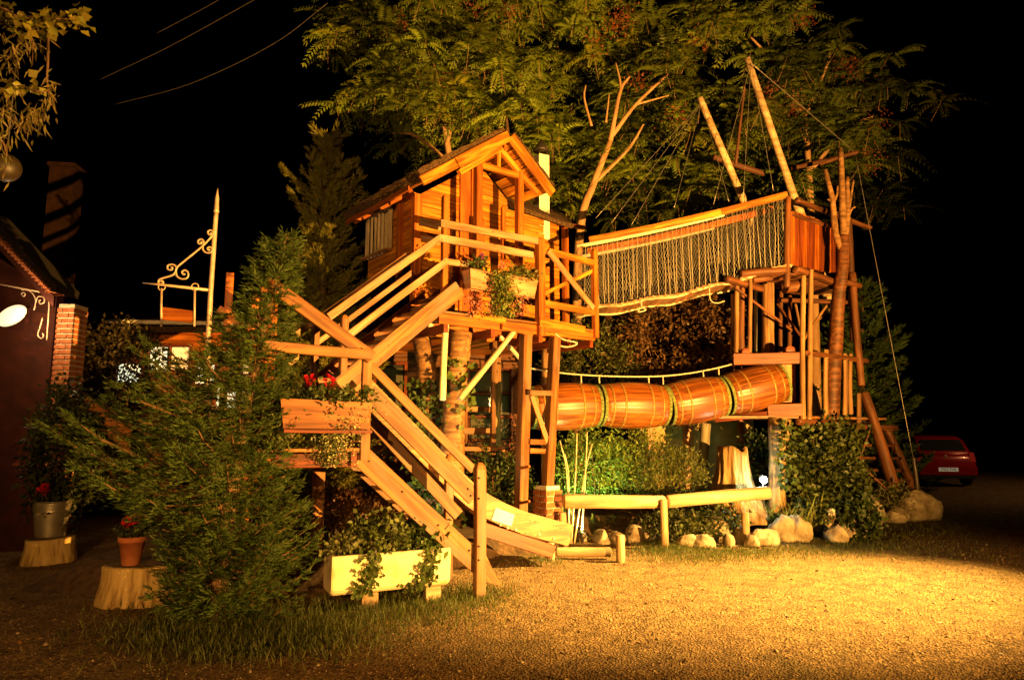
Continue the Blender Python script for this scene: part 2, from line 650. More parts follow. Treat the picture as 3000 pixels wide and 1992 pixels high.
M_GRAVEL = rough_mat('gravel', (0.10, 0.065, 0.035), (0.34, 0.25, 0.14), 9, 0.85, 0.2)
tag(link('gravel', gravel(), M_GRAVEL), 'small loose gravel scattered over the yard', 'gravel', kind='stuff')


# ================================================================== floodlights that light the yard
def floodlight(key, label, pole_h):
    pos, aim, w, c, cone, blend, rad = FLOODS[key]
    pos, aim = Vector(pos), Vector(aim)
    t = thing('floodlight', label, 'floodlight', (pos.x, pos.y, 0))
    dirv = (aim - pos).normalized()
    back = pos - dirv * .06
    tube('pole', [V(back.x - dirv.x * .16, back.y - dirv.y * .16, -.03), V(back.x - dirv.x * .16, back.y - dirv.y * .16, pole_h)], .03 if pole_h < 2 else .06, M_DARKIRON, t, 10)
    beam('housing', back - dirv * .18, back, .34, .26, M_DARKIRON, t)
    tube('bracket', [V(back.x - dirv.x * .16, back.y - dirv.y * .16, pole_h - .05), back - dirv * .1], .02, M_DARKIRON, t, 6)
    if key == 'main':      # visor that keeps the beam off the ground in front of the lamp
        hz = V(dirv.x, dirv.y, 0).normalized()
        sd = V(-hz.y, hz.x, 0)
        z_ = pos.z - .030
        slab('visor', [V(pos.x, pos.y, z_) + hz * .06 - sd * .5, V(pos.x, pos.y, z_) + hz * .06 + sd * .5, V(pos.x, pos.y, z_ + .004) + hz * .40 + sd * .6, V(pos.x, pos.y, z_ + .004) + hz * .40 - sd * .6], V(0, 0, -.006), sd, M_DARKIRON, t)
    li = bpy.data.lights.new('flood_lamp', 'SPOT')
    li.energy, li.color, li.spot_size, li.spot_blend, li.shadow_soft_size = w, c, math.radians(cone), blend, rad
    lo = bpy.data.objects.new('flood_lamp', li)
    lo.parent = t
    mw = dirv.to_track_quat('-Z', 'Y').to_matrix().to_4x4()
    mw.translation = pos + dirv * .02
    lo.matrix_basis = WM[t.name].inverted() @ mw
    COL.objects.link(lo)


floodlight('main', 'low ground floodlight on a short stake aimed at the playhouse', .6)
floodlight('pool', 'yard floodlight on a tall pole aimed down at the gravel', 8.0)
floodlight('car_fill', 'added floodlight on a tall pole out of view, brightening the car', 5.5)
floodlight('side', 'small wall height floodlight on a pole aimed at the conifer', 2.7)
# ================================================================== playhouse, deck and stairs
DH = V(.7867, .6174, 0)
NH = V(.6174, -.7867, 0)
OH = V(-1.5, 10.27, 0)


def H(t, s, z):
    return OH + DH * t + NH * s + V(0, 0, z)


def hp(px, py, s):
    return onp(px, py, OH + NH * s, NH)


def ts(p):
    q = p - OH
    return q.dot(DH), q.dot(NH)


SF = 1.26
ZD = hp(1575, 948, SF).z            # deck level
RP = .80                            # gable plane
ap, le, re = hp(1488, 408, RP), hp(1235, 536, RP), hp(1606, 566, RP)
TA, ZA = ts(ap)[0], ap.z
TL, ZL = ts(le)[0], le.z
TR, ZR = ts(re)[0], re.z
ML, MR = (ZA - ZL) / (TA - TL), (ZA - ZR) / (TR - TA)

house = thing('playhouse', 'orange timber playhouse with steep thatched gable roof on a raised deck', 'playhouse', H(1, 0, ZD))


def roof_z(t):
    return ZA - (TA - t) * ML if t < TA else ZA - (t - TA) * MR


# front wall, one plank at a time (right of the door the wall runs on as a lower annex)
T_MAIN, T_END, Z_ANNEX = 2.05, 3.0, hp(1600, 640, 0).z
fw = thing
PH = .145
row = 0
z = ZD + .02
door_l, door_r = ts(hp(1351, 560, .02))[0], ts(hp(1384, 560, .02))[0]
door_top = hp(1367, 497, .02).z
while z < ZA - .3:
    z1 = z + PH - .009
    def lim(zz):
        a = max(0.02, TA - (ZA - .16 - zz) / ML)
        b = min(T_MAIN, TA + (ZA - .16 - zz) / MR)
        if zz < Z_ANNEX:
            b = T_END
        return a, b
    a0, b0 = lim(z)
    a1, b1 = lim(z1)
    if z1 > Z_ANNEX and z <= Z_ANNEX:
        b0 = b1
    if b0 - a0 > .05:
        off = .012 if row % 2 else .0
        jit = RNG.uniform(-.003, .003)
        b1 = max(b1, a1 + .01)
        segs = [(a0, b0, a1, b1)]
        if z < door_top - .05:
            segs = [(a0, door_l, a1, door_l), (door_r, b0, door_r, b1)]
        for q in segs:
            slab('wall_plank', [H(q[0], jit, z), H(q[1], jit, z), H(q[3], jit, z1), H(q[2], jit, z1)], NH * -.028, DH, M_HOUSE, house)
    z += PH
    row += 1
# dark lining behind the planks
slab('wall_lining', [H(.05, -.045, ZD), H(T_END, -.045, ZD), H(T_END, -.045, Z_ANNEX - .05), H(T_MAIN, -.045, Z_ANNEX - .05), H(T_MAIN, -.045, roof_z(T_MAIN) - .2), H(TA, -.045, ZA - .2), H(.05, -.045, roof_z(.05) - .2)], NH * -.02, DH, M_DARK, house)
# door
dr = slab('door', [H(door_l + .02, .0, ZD + .03), H(door_r - .02, .0, ZD + .03), H(door_r - .02, .0, door_top), H(door_l + .02, .0, door_top)], NH * -.025, V(0, 0, 1), M_HOUSEBEAM, house)
for tt in (door_l, door_r):
    beam('door_jamb', H(tt, .015, ZD), H(tt, .015, door_top + .03), .05, .06, M_HOUSEBEAM, dr, up=NH)
# corner posts
ZLW = 4.15
beam('corner_post', H(0, .03, ZD - .1), H(0, .03, roof_z(0) - .14), .13, .13, M_HOUSEBEAM, house, up=NH)
beam('corner_post', H(-.03, -.42, ZLW - .2), H(-.03, -.42, roof_z(0) - .16), .10, .10, M_HOUSEBEAM, house, up=NH)
# left side wall (recedes) with boards
z = ZLW
while z < roof_z(0) - .2:
    slab('side_plank', [H(0, -.06, z), H(0, -1.6, z), H(0, -1.6, z + PH - .009), H(0, -.06, z + PH - .009)], DH * .028, NH, M_HOUSE, house)
    z += PH
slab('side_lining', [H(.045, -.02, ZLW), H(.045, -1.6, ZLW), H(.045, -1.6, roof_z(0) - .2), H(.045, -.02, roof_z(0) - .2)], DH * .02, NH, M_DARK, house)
slab('floor', [H(0, 0, ZD - .02), H(T_END, 0, ZD - .02), H(T_END, -2.3, ZD - .02), H(0, -2.3, ZD - .02)], V(0, 0, -.1), DH, M_HOUSEBEAM, house)
# window with bars in the side wall
M_CURTAIN = rough_mat('pale_curtain', (0.55, 0.42, 0.22), (0.74, 0.62, 0.38), 20, 0.9, 0.3)
M_GLASS = plain('dark_glass', (0.03, 0.03, 0.03), 0.08, 0.0, 0.6)


def sp(px, py, off):
    return onp(px, py, OH + DH * -off, DH)


w0, w1_ = sp(1080, 690, .03), sp(1146, 690, .03)
s0, s1 = ts(w0)[1], ts(w1_)[1]
zt, zb = sp(1115, 622, .03).z, sp(1115, 742, .03).z
wd = slab('window', [H(-.02, s0, zb), H(-.02, s1, zb), H(-.02, s1, zt), H(-.02, s0, zt)], DH * .018, NH, M_GLASS, house)
slab('curtain', [H(-.026, s0 + (s1 - s0) * .30, zb + .05), H(-.026, s0 + (s1 - s0) * .92, zb + .05), H(-.026, s0 + (s1 - s0) * .90, zt - .06), H(-.026, s0 + (s1 - s0) * .35, zt - .06)], DH * .004, V(0, 0, 1), M_CURTAIN, wd)
for (pa, pb) in (((s0, zb), (s1, zb)), ((s0, zt), (s1, zt)), ((s0, zb), (s0, zt)), ((s1, zb), (s1, zt))):
    beam('window_frame', H(-.05, *pa), H(-.05, *pb), .06, .055, M_PALEPOLE, wd, up=DH)
for k in range(1, 6):
    ss = s0 + (s1 - s0) * (k / 6.3)
    beam('window_bar', H(-.10, ss, zb - .05), H(-.10, ss, zt + .06), .032, .032, M_PALEPOLE, wd, up=DH)
beam('window_sill', H(-.10, s0 - .05, zb - .02), H(-.10, s1 + .05, zb - .02), .09, .035, M_RAIL, wd, up=V(0, 0, 1))

# roof: thatch over boards, ridge runs front to back
SB = -1.7
TLE = TL + .02


def roof_side(t0, t1, nm):
    th = .16
    a, b = H(t0, RP + .03, roof_z(t0)), H(t1, RP + .03, roof_z(t1))
    a2, b2 = H(t0, SB, roof_z(t0)), H(t1, SB, roof_z(t1))
    nn = (b - a).cross(a2 - a).normalized()
    if nn.z < 0:
        nn = -nn
    n1, n2 = 16, 12
    vs = []
    for lay in (0, 1):
        for i in range(n1 + 1):
            for j in range(n2 + 1):
                p = a.lerp(b, i / n1).lerp(a2.lerp(b2, i / n1), j / n2) + nn * (.035 + lay * (th + RNG.uniform(-.018, .018)))
                vs.append(p)
    N2 = (n1 + 1) * (n2 + 1)
    fs = []
    for i in range(n1):
        for j in range(n2):
            q = [i * (n2 + 1) + j, (i + 1) * (n2 + 1) + j, (i + 1) * (n2 + 1) + j + 1, i * (n2 + 1) + j + 1]
            fs.append(tuple(k + N2 for k in q))
            fs.append(tuple(q[::-1]))
    rim = [(i, 0) for i in range(n1 + 1)] + [(n1, j) for j in range(1, n2 + 1)] + [(i, n2) for i in range(n1 - 1, -1, -1)] + [(0, j) for j in range(n2 - 1, 0, -1)]
    for k in range(len(rim)):
        p, q = rim[k], rim[(k + 1) % len(rim)]
        i0, i1 = p[0] * (n2 + 1) + p[1], q[0] * (n2 + 1) + q[1]
        fs.append((i0, i1, i1 + N2, i0 + N2))
    r = link('roof', mesh(vs, fs), M_THATCH, house)
    # ragged straw ends over the front and the eave
    sv, sf = [], []
    for k in range(3000):
        if k > 1000:
            u, w_ = RNG.random(), RNG.random()
            dirn = ((b - a) if nm else (a - b)).normalized() + nn * RNG.uniform(.1, .5) + NH * RNG.uniform(-.3, .3)
        elif k % 3:
            u, w_ = RNG.random(), RNG.uniform(0, .04)
            dirn = (NH * RNG.uniform(.4, 1) + V(0, 0, RNG.uniform(-.5, .3)))
        else:
            u, w_ = RNG.uniform(.96, 1.0) if nm else RNG.uniform(0, .04), RNG.random()
            dirn = ((b - a) if nm else (a - b)).normalized() + V(0, 0, RNG.uniform(-.5, .1))
        p = a.lerp(b, u).lerp(a2.lerp(b2, u), w_) + nn * (RNG.uniform(.03, th + .03) if k <= 1000 else th + .02)
        q = p + dirn.normalized() * RNG.uniform(.03, .12) + V(RNG.uniform(-.02, .02), 0, RNG.uniform(-.03, .02))
        wv = V(RNG.uniform(-1, 1), RNG.uniform(-1, 1), RNG.uniform(-1, 1)) * .004
        i0 = len(sv)
        sv += [p - wv, p + wv, q]
        sf.append((i0, i0 + 1, i0 + 2))
    o = link('straw_fringe', mesh(sv, sf), M_THATCH, r)
    o['kind'] = 'stuff'
    # boards under the thatch, seen in the open porch
    nb_ = int((b - a).length / .17)
    for k in range(nb_):
        u0, u1 = k / nb_, (k + 1) / nb_ - .02
        slab('soffit_board', [a.lerp(b, u0) - NH * .06, a.lerp(b, u1) - NH * .06, a2.lerp(b2, u1) + NH * 1.6, a2.lerp(b2, u0) + NH * 1.6], nn * .022, NH, M_HOUSE, r)
    return nn


nl = roof_side(TLE, TA, 0)
nr = roof_side(TA, TR, 1)
# left eave fascia and rafters
beam('eave_fascia', H(TLE - .02, RP - .35, roof_z(TLE) + .05), H(TLE - .02, SB, roof_z(TLE) + .05), .035, .15, M_HOUSEBEAM, house)
for k in range(5):
    s_ = -.30 - k * .31
    beam('rafter_tail', H(TLE + .04, s_, roof_z(TLE + .04) - .03), H(.1, s_, roof_z(.1) - .03), .05, .09, M_HOUSEBEAM, house)
# barge boards
beam('barge_board', H(TA - .02, RP + .05, ZA + .03), H(TLE + .55, RP + .05, roof_z(TLE + .55) + .03), .035, .17, M_HOUSE, house)
beam('barge_board', H(TLE + .53, RP + .05, roof_z(TLE + .53) + .03), H(TLE - .05, RP + .05, roof_z(TLE - .05) + .03), .035, .15, M_HOUSE, house)
beam('barge_board', H(TA + .02, RP + .05, ZA + .03), H(TR + .05, RP + .05, roof_z(TR + .05) + .03), .035, .17, M_HOUSE, house)
log('finial', H(TA, RP - .02, ZA + .08), H(TA, RP - .04, ZA + .36), .04, .02, M_THATCH, house, 8)
# open truss and porch posts
QP = .70
cl, cr = hp(1411, 484, QP), hp(1505, 512, QP)
beam('collar_beam', hp(1400, 481, QP), hp(1520, 516, QP), .07, .09, M_HOUSE, house)
beam('king_post', hp(1459, 490, QP), hp(1459, 440, QP), .07, .06, M_HOUSE, house, up=NH)
beam('rafter', hp(1345, 507, QP), hp(1468, 433, QP), .07, .085, M_HOUSE, house)
beam('rafter', hp(1463, 436, QP), hp(1573, 566, QP), .07, .085, M_HOUSE, house)
pl, pr = hp(1401, 470, QP - .02), hp(1521, 505, QP - .02)
beam('porch_post', V(pl.x, pl.y, ZD), V(pl.x, pl.y, pl.z), .115, .115, M_HOUSEBEAM, house, up=NH)
beam('porch_post', V(pr.x, pr.y, ZD), V(pr.x, pr.y, pr.z), .115, .115, M_HOUSEBEAM, house, up=NH)
beam('purlin', H(TA, RP - .05, ZA - .13), H(TA, 0, ZA - .13), .06, .1, M_HOUSEBEAM, house)
# annex lean-to thatch and white chimney
an0 = hp(1500, 652, .12)
annex = []
A0, A1 = T_MAIN - .25, T_END + .18
vs = []
for i in range(11):
    t = A0 + (A1 - A0) * i / 10
    for j in range(7):
        s = .20 - j * .22
        vs.append(H(t, s, Z_ANNEX + .02 + j * .115 - .02 * i * .5 + RNG.uniform(-.02, .02) + (.08 if j else 0)))
for i in range(11):
    t = A0 + (A1 - A0) * i / 10
    for j in range(7):
        s = .20 - j * .22
        vs.append(H(t, s, Z_ANNEX - .06 + j * .115 - .02 * i * .5))
fs = []
for i in range(10):
    for j in range(6):
        q = (i * 7 + j, (i + 1) * 7 + j, (i + 1) * 7 + j + 1, i * 7 + j + 1)
        fs += [q, tuple(k + 77 for k in q)[::-1]]
for i in range(10):
    fs += [(i * 7, i * 7 + 77, (i + 1) * 7 + 77, (i + 1) * 7), (i * 7 + 6, (i + 1) * 7 + 6, (i + 1) * 7 + 83, i * 7 + 83)]
for j in range(6):
    fs += [(j, j + 1, j + 78, j + 77), (70 + j, 147 + j, 148 + j, 71 + j)]
ax = link('annex_roof', mesh(vs, fs), M_THATCH, house)
sv, sf = [], []
for k in range(1600):
    i, j = RNG.random(), RNG.random()
    t = A0 + (A1 - A0) * i
    s = .22 - j * 1.3
    p = H(t, s, Z_ANNEX + .05 + j * .68 - .1 * i + RNG.uniform(-.04, .06))
    q = p + NH * RNG.uniform(.05, .13) + V(RNG.uniform(-.04, .04), 0, RNG.uniform(-.07, .03))
    wv = DH * .006
    i0 = len(sv)
    sv += [p - wv, p + wv, q]
    sf.append((i0, i0 + 1, i0 + 2))
link('straw_fringe', mesh(sv, sf), M_THATCH, ax)['kind'] = 'stuff'
cb = P(1586, 600, 12.0)
ctop = P(1586, 458, 12.0).z
chy = box('chimney', V(cb.x, cb.y, 5.0), .215, .215, ctop - 5.0, M_WHITEPLASTER, house, .5, .006)
for k in range(4):
    aa = .5 + math.pi / 4 + k * math.pi / 2
    tube('cap_leg', [V(cb.x + .12 * math.cos(aa), cb.y + .12 * math.sin(aa), ctop - .01), V(cb.x + .11 * math.cos(aa), cb.y + .11 * math.sin(aa), ctop + .09)], .012, M_DARKIRON, chy, 5)
lathe('chimney_cap', [(.15, 0), (.155, .02), (.06, .16), (.005, .24)], M_DARKIRON, chy, Matrix.Translation(V(cb.x, cb.y, ctop + .09)), 10)
beam('annex_eave', hp(1640, 655, .1), hp(1712, 668, .05), .1, .06, M_RED, house)
beam('annex_post', V(*hp(1655, 668, .05).xy, ZD), hp(1655, 668, .05), .10, .10, M_HOUSEBEAM, house, up=NH)

# ------------------------------------------------------------------ deck
T0, T1, T2 = ts(hp(1292, 700, SF))[0], ts(hp(1583, 800, SF))[0], ts(hp(1743, 850, SF))[0]
deck = thing('raised_deck', 'raised timber deck with railings on tall posts in front of the playhouse', 'deck', H(T1, SF, 0))
nb_ = 9
for k in range(nb_):
    s_ = .02 + k * (SF - .02) / nb_
    beam('deck_board', H(T0 - .05, s_ + .07, ZD), H(T2 + .05, s_ + .07, ZD), .135, .03, M_STAIR, deck)
for s_ in (.1, .68, SF - .05):
    beam('joist', H(T0, s_, ZD - .09), H(T2, s_, ZD - .09), .07, .14, M_HOUSEBEAM, deck)
for t_ in (T0 + .1, (T0 + T1) / 2, T1, (T1 + T2) / 2, T2 - .1):
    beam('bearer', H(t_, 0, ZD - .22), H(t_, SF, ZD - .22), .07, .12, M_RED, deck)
beam('fascia', hp(1385, 920, SF + .03), hp(1480, 940, SF + .03), .04, .10, M_HOUSE, deck)
beam('fascia', hp(1470, 955, SF + .03), hp(1560, 975, SF + .03), .04, .10, M_HOUSEBEAM, deck)
beam('fascia', hp(1580, 942, SF + .05), hp(1712, 968, SF + .05), .045, .13, M_HOUSE, deck)
# railing posts
def vpost(px, ytop, ybot, s, w, mat, parent, nm='post', tip=.05):
    a, b = hp(px, ybot, s), hp(px, ytop, s)
    b = V(a.x, a.y, b.z)
    return beam(nm, a, b, w, w, mat, parent, up=NH, tip=tip)


vpost(1300, 580, 905, SF - .10, .085, M_HOUSEBEAM, deck)
vpost(1583, 705, 985, SF, .125, M_HOUSEBEAM, deck, tip=.04)
vpost(1745, 738, 990, SF, .09, M_HOUSEBEAM, deck)
beam('rail', hp(1290, 654, SF + .02), hp(1578, 708, SF + .02), .045, .10, M_RAIL, deck)
beam('rail', hp(1286, 697, SF + .03), hp(1560, 748, SF + .03), .05, .10, M_RAIL, deck)
beam('rail', hp(1296, 765, SF + .03), hp(1385, 778, SF + .03), .05, .08, M_RAIL, deck)
beam('rail', hp(1590, 733, SF + .02), hp(1743, 772, SF + .02), .05, .10, M_HOUSE, deck)
beam('rail', hp(1590, 888, SF + .02), hp(1740, 915, SF + .02), .05, .10, M_HOUSE, deck)
beam('cross_brace', hp(1590, 862, SF - .02), hp(1743, 790, SF - .02), .035, .06, M_HOUSE, deck)
beam('cross_brace', hp(1606, 735, SF + .07), hp(1738, 903, SF + .07), .04, .085, M_RAIL, deck)
# left return rails beside the cabin
beam('rail', hp(1232, 650, SF - .55), hp(1290, 664, SF - .1), .045, .11, M_RAIL, deck)
beam('rail', hp(1237, 700, SF - .55), hp(1284, 708, SF - .1), .045, .09, M_RAIL, deck)
# kids' inner railing posts and boards with shaped heads
for px, yt in ((1474, 612), (1414, 648)):
    vpost(px, yt, 760, .35, .07, M_HOUSEBEAM, deck, 'inner_post')
# ladder frame below the deck corner
la, lb = P(1541, 972, 10.05), P(1522, 1545, 9.55)
lc, ld = P(1626, 990, 10.35), P(1604, 1432, 9.85)
beam('leg', V(lb.x, lb.y, -.02), la, .15, .15, M_STAIR, deck, up=NH)
beam('leg', ld, lc, .14, .14, M_STAIR, deck, up=NH)
# rear legs
for t_ in (T1, T2 - .1):
    q = H(t_, .15, 0)
    log('leg', V(q.x, q.y, .1), V(q.x, q.y, ZD - .15), .09, .08, M_POLE, deck)


def lr(u, v):
    a = lb.lerp(la, v)
    b = ld.lerp(lc, v)
    return a.lerp(b, u)


for py in (1150, 1294, 1320):
    v = (1545 - py) / 573
    a = P(1550, py, 9.75)
    b = P(1616, py + 2, 10.05)
    beam('rung', a, b, .06, .075, M_STAIR, deck)
beam('brace', P(1558, 1160, 9.85), P(1604, 1296, 9.95), .04, .07, M_HOUSEBEAM, deck)
for py in (1366, 1468):
    log('hand_peg', P(1520, py + 6, 9.62), P(1551, py, 9.35), .022, .02, M_HOUSEBEAM, deck, 8)
# pale peeled struts under the deck
log('strut', P(1297, 1172, 9.0), P(1308, 922, 9.25), .045, .042, M_PALEPOLE, deck)
log('strut', P(1347, 1168, 9.1), P(1512, 962, 9.9), .042, .04, M_PALEPOLE, deck)
log('strut', P(1524, 1052, 10.6), P(1465, 985, 10.3), .035, .03, M_PALEPOLE, deck)
log('bearer_log', P(1268, 938, 9.4), P(1340, 930, 9.9), .055, .055, M_PALEPOLE, deck)
log('bearer_log', P(1238, 952, 9.5), P(1285, 948, 9.9), .06, .055, M_PALEPOLE, deck)
beam('bearer_plank', P(1310, 950, 9.6), P(1440, 945, 10.1), .2, .06, M_STAIR, deck)
# brick pier under the ladder leg
pier = thing('brick_pier', 'small brick pier under the ladder leg beside the slide end', 'pier', V(ld.x, ld.y, .1))
pz0, pz1 = gz(ld.x, ld.y) - .08, ld.z
rzp = math.atan2(DH.y, DH.x)
box('mortar_core', V(ld.x, ld.y, pz0), .25, .25, pz1 - pz0 - .004, M_MORTAR, pier, rzp)
nrow = max(4, int((pz1 - pz0) / .075))
hb = (pz1 - pz0) / nrow
bm_cache = None
for r_ in range(nrow):
    for k in range(4):
        ang = k * math.pi / 2 + rzp
        shift = .065 if (r_ + k) % 2 else -.065
        for j in (0, 1) if True else ():
            w_ = .125 if j == 0 else .11
            off = (-.07 if j == 0 else .075)
            c = V(ld.x, ld.y, pz0 + r_ * hb) + Matrix.Rotation(ang, 3, 'Z') @ V(off + (.012 if r_ % 2 else -.012), -.12, 0)
            box('brick', c, w_, .055, hb - .012, M_BRICK if not (r_ == nrow - 1 and k == 3) else M_BRICK, pier, ang, .004)
cap_ = box('pier_cap', V(ld.x, ld.y, pz1 - .002), .24, .24, .05, M_WHITEPLASTER, pier, rzp, .004)

# ------------------------------------------------------------------ lower flight and landing
D1 = V(.93, .3676, 0).normalized()
W1 = V(-D1.y, D1.x, 0)
F1 = V(-1.434, 6.55, 0)


def fp(px, py, off=0.0):
    return onp(px, py, F1 + W1 * off, W1)


ZLAND = 1.42
stairs = thing('lower_staircase', 'lower timber staircase with landing, thick sloping rails and newel posts', 'staircase', V(-.35, 7.0, 0))


def LD(u, v, z):
    return F1 - D1 * u + W1 * v + V(0, 0, z)


for k in range(14):
    beam('landing_board', LD(-.02, .02 + k * .165, ZLAND), LD(.92, .02 + k * .165, ZLAND), .155, .03, M_STAIR, stairs)
for u in (.06, .86):
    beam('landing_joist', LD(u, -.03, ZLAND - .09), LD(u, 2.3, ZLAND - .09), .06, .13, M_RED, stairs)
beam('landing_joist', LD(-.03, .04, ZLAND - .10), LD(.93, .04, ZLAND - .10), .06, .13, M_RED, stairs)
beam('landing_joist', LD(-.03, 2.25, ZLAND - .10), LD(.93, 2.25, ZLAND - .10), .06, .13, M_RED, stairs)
# legs seen under the landing
for px, py in ((925, 1640), (741, 1592)):
    q = put(px, py)
    beam('leg', V(q.x, q.y, q.z - .05), V(q.x, q.y, ZLAND - .12), .125, .125, M_STAIR, stairs, up=W1)
q = LD(.86, 1.2, 0)
beam('diagonal_brace', LD(.5, 2.1, .75), LD(.86, 1.0, ZLAND - .15), .05, .08, M_RED, stairs)
beam('diagonal_brace', LD(.88, 1.6, .85), LD(.88, .7, ZLAND - .15), .05, .08, M_RED, stairs)
# posts on the front edge
a = fp(1067, 1348, -.03)
beam('landing_post', V(a.x, a.y, a.z), V(a.x, a.y, fp(1067, 1052, -.03).z), .09, .09, M_STAIR, stairs, up=W1)
a = fp(790, 1050, .05)
beam('landing_post', V(a.x, a.y, ZLAND - .16), V(a.x, a.y, fp(790, 812, .05).z), .10, .10, M_HOUSEBEAM, stairs, up=W1)
beam('sloping_rail', fp(1088, 1048, -.08), fp(797, 836, -.08), .075, .125, M_STAIR, stairs, tip=.03)
beam('landing_rail', fp(1090, 1040, -.14), fp(770, 1012, -.14), .06, .095, M_STAIR, stairs)
# extra uprights behind the conifer
for px, yt, yb, off in ((655, 800, 1150, .9), (770, 822, 990, .6), (742, 862, 1000, 1.1)):
    a = fp(px, yb, off)
    beam('landing_post', V(a.x, a.y, gz(a.x, a.y) - .05), V(a.x, a.y, fp(px, yt, off).z), .075, .075, M_HOUSEBEAM, stairs, up=W1)
beam('landing_rail', fp(640, 905, .9), fp(790, 1000, .9), .05, .08, M_HOUSEBEAM, stairs)
# stringers, treads
sa, sb = fp(1052, 1330), fp(1402, 1652)
ss = beam('stringer', sb, sa, .05, .20, M_STAIR, stairs)
WID = .80
sa2, sb2 = sa + W1 * WID, sb + W1 * WID
beam('stringer', sb2, sa2, .05, .20, M_STAIR, stairs)
for k in range(7):
    u = (k + .6) / 7.4
    p = sb.lerp(sa, u)
    beam('tread', p + W1 * .03 + V(0, 0, .02), p + W1 * (WID - .03) + V(0, 0, .02), .20, .035, M_STAIR, stairs)
# rails of the near and the far side
beam('handrail', fp(1386, 1376, -.02), fp(1086, 1072, -.02), .045, .085, M_STAIR, stairs)
beam('mid_rail', fp(1388, 1458, -.03), fp(1080, 1148, -.03), .04, .155, M_STAIR, stairs)
beam('mid_rail', fp(1343, 1508, WID - .06), fp(1080, 1222, WID - .06), .04, .125, M_STAIR, stairs)
# newels
a = fp(1404, 1722, -.04)
beam('newel_post', V(a.x, a.y, -.04), V(a.x, a.y, fp(1404, 1375, -.04).z), .105, .105, M_STAIR, stairs, up=W1, tip=.07)
a = fp(1313, 1600, WID)
beam('newel_post', V(a.x, a.y, -.04), V(a.x, a.y, fp(1313, 1350, WID).z), .09, .09, M_STAIR, stairs, up=W1, tip=.07)
slab('newel_foot', [fp(1412, 1600, 0), fp(1412, 1700, 0), fp(1470, 1716, 0), fp(1440, 1660, 0)], W1 * .045, V(1, 0, -1), M_STAIR, stairs)

def bolts(parent, pts, nrm):
    mw = nrm.to_track_quat('Z', 'Y').to_matrix().to_4x4()
    for p_ in pts:
        m_ = mw.copy()
        m_.translation = p_
        lathe('bolt_head', [(.011, -.006), (.011, .004), (.006, .009)], M_DARKIRON, parent, m_, 8)


bolts(stairs, [fp(x, y, -.028) for x, y in ((1070, 1335), (1082, 1350), (1375, 1612), (1386, 1632), (1180, 1440), (1285, 1538))], -W1)
bolts(stairs, [fp(x, y, -.055) for x, y in ((1092, 1152), (1100, 1172), (1372, 1432), (1380, 1452))], -W1)
bolts(stairs, [fp(x, y, -.12) for x, y in ((820, 852), (835, 868), (1060, 1022), (1072, 1040))], -W1)
bolts(stairs, [fp(x, y, -.096) for x, y in ((1404, 1400), (1404, 1460), (1404, 1600), (1404, 1640))], -W1)

# ------------------------------------------------------------------ upper flight
upst = thing('upper_staircase', 'upper timber staircase with open treads climbing to the deck', 'staircase', V(-2.75, 7.7, ZLAND))
ua = hp(1345, 846, SF + .02)
ubm = hp(1100, 1046, SF + .02)
dirs = (ua - ubm)
ub = ubm + dirs * ((ZLAND - ubm.z) / dirs.z)
beam('stringer', ub, ua, .05, .23, M_STAIR, upst)
WU = .82
beam('stringer', ub - NH * WU, ua - NH * WU, .05, .23, M_HOUSEBEAM, upst)
NT = 9
for k in range(NT):
    u = (k + .8) / (NT + .3)
    p = ub.lerp(ua, u)
    beam('tread', p - NH * .03, p - NH * (WU - .03), .23, .035, M_STAIR, upst)
    if k < NT - 1:
        p2 = p + DH * .10 + V(0, 0, .02)
        beam('riser', p2 - NH * .03 + V(0, 0, .07), p2 - NH * (WU - .03) + V(0, 0, .07), .02, .10, M_RAIL, upst, up=V(0, 0, 1))
beam('handrail', hp(962, 929, SF + .03), hp(1290, 697, SF + .03), .05, .095, M_RAIL, upst)
beam('mid_rail', hp(1010, 990, SF + .03), hp(1310, 764, SF + .03), .05, .09, M_RAIL, upst)
SU = SF - WU
beam('handrail', hp(868, 980, SU), hp(1192, 748, SU), .045, .075, M_RAIL, upst)
beam('mid_rail', hp(845, 1066, SU), hp(1207, 798, SU), .045, .07, M_RAIL, upst)
for px, yt, yb, s_ in ((1001, 934, 1190, SF), (917, 952, 1180, SU + .12)):
    vpost(px, yt, yb, s_, .085, M_STAIR, upst, 'newel_post', .05)

# ------------------------------------------------------------------ slide
slide = thing('timber_slide', 'timber slide running out beside the lower staircase onto the dirt', 'slide', V(.6, 8.5, 0))
OS = 1.02
path = bez([fp(x, y, OS) for x, y in ((1060, 1130), (1230, 1302), (1369, 1440), (1442, 1490), (1534, 1530), (1672, 1568))], 30)


def strip(name, off0, off1, hh, drop, mat):
    rings = []
    for i, p in enumerate(path):
        t = (path[min(i + 1, len(path) - 1)] - path[max(i - 1, 0)]).normalized()
        up = W1.cross(t)
        up = up if up.z > 0 else -up
        c = p - up * drop
        rings.append([c + W1 * off0 - up * hh, c + W1 * off1 - up * hh, c + W1 * off1 + up * hh, c + W1 * off0 + up * hh])
    vs, fs = rings_mesh(rings)
    return link(name, mesh(vs, fs), mat, slide)


